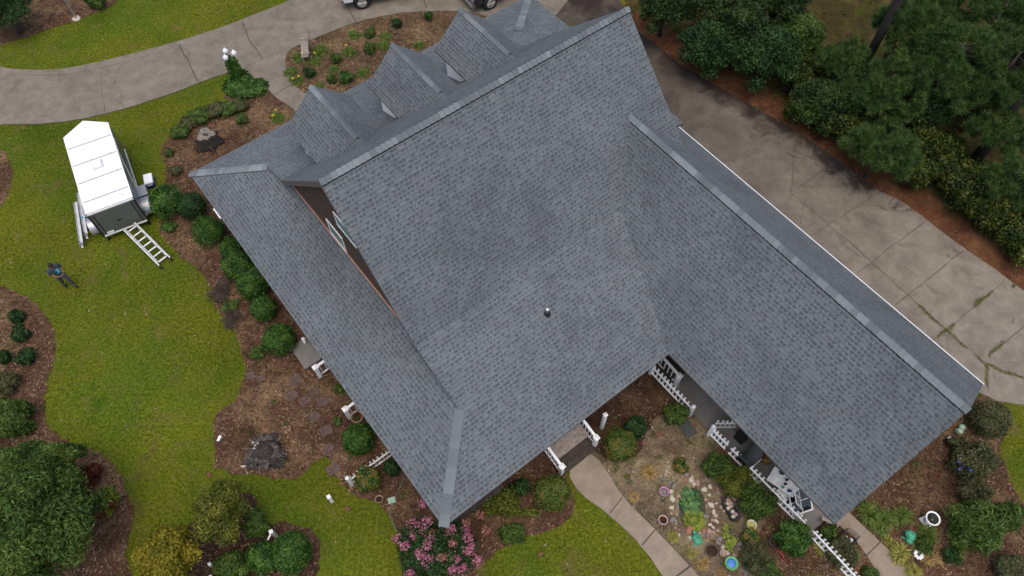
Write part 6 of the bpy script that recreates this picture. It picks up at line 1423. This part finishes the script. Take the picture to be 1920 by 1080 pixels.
def weeds(name, keys, nclump, seed, mname):
    rng = np.random.default_rng(seed); cs = []
    for k_ in keys:
        poly = POLY[k_]; lo, hi = np.maximum(poly.min(0), [-30, -2]), np.minimum(poly.max(0), [36, 48]); p_ = rng.uniform(lo, hi, (int(np.prod(hi - lo) * nclump), 2)); p_ = p_[visible(p_) & inpoly(p_, poly)]
        for q in p_:
            m = rng.integers(8, 40); r = rng.uniform(.06, .3); cs.append(np.concatenate([q + rng.normal(size=(m, 2)) * r * .5, rng.uniform(.03, .12, (m, 1))], 1))
    c = np.concatenate(cs); c = c[~inpoly(c[:, :2], POLY['side_walk']) & ~inpoly(c[:, :2], POLY['garden_walk'])]; nr = unit(rng.normal(size=c.shape) * .6 + np.array([0, 0, 1]))
    tag(link_obj(name, np_mesh(name, leaf_quads(rng, c, nr, .035, .4), 4, rng.uniform(0, 1, len(c)), mname)), kind='stuff')
weeds('bed_weeds', ['house_bed', 'right_bed', 'garden_soil', 'front_bed', 'fence_mulch', 'left_bed', 'pine_straw_strip'], .55, 21, 'midleaf')
weeds('garden_weeds', ['garden_soil', 'fence_mulch'], 1.6, 23, 'olive')
weeds('woodland_undergrowth', ['woodland_floor'], 1.1, 22, 'hedgeleaf')
scatter_bits('garden_pebbles', ['garden_soil'], 26, .035, .024, 'pebble', 13, ('garden_walk',), .1, .022)
POLY['lawn_view'] = np.array([(-30, 2), (14, 2), (14, 9), (2, 9), (-2, 40), (-30, 46)])
scatter_bits('lawn_debris', ['lawn_view'], 2.2, .05, .016, 'pebble', 14, ('front_driveway', 'garden_walk'), .1, .03)
del POLY['lawn_view']
def scatter_grass(seed=5, dens=330):
    rng = np.random.default_rng(seed); lo, hi = np.array([-30, 0]), np.array([24, 44]); n = int(np.prod(hi - lo) * dens); p_ = rng.uniform(lo, hi, (n, 2)); p_ = p_[visible(p_)]
    hs = np.array([(q.x, q.y) for q in (W(-2.2, -8.8), W(15.2, -8.8), W(15.2, 1.5), W(14.4, 16.4), W(7.9, 16.4), W(7.9, 8.9), W(-2.2, 8.9))]); p_ = p_[~inpoly(p_, hs)]
    for k_, poly in POLY.items():
        if k_ == 'woodland_floor': continue
        jit = 0 if ('walk' in k_ or 'drive' in k_) else .075
        p_ = p_[~inpoly(p_ + rng.normal(size=p_.shape) * jit, poly)]
    wl2 = inpoly(p_, POLY['woodland_floor']); p_ = p_[~(wl2 & (rng.uniform(0, 1, len(p_)) < .55))]
    n = len(p_); a = rng.uniform(0, 6.283, n); h = rng.uniform(.025, .06, n); w_ = .010 * rng.uniform(.7, 1.4, n); lean = rng.normal(size=(n, 2)) * .045
    b0 = np.concatenate([p_, np.zeros((n, 1))], 1); sx = np.stack([np.cos(a) * w_, np.sin(a) * w_, 0 * a], 1); tip = b0 + np.stack([lean[:, 0], lean[:, 1], h], 1)
    cl = .5 + .25 * np.sin(p_[:, 0] * .9 + 1.3 * np.sin(p_[:, 1] * .5)) * np.sin(p_[:, 1] * .8) + rng.normal(size=n) * .32 + .22 * np.sin(p_[:, 0] * 2.6 + 1.7 * np.sin(p_[:, 1] * 1.9)) * np.sin(p_[:, 1] * 2.9 + p_[:, 0])
    return tag(link_obj('lawn_grass', np_mesh('lawn_grass', np.stack([b0 - sx, b0 + sx, tip], 1).reshape(-1, 3), 3, np.clip(cl, 0, 1), 'grassblade')), kind='stuff')
scatter_grass()
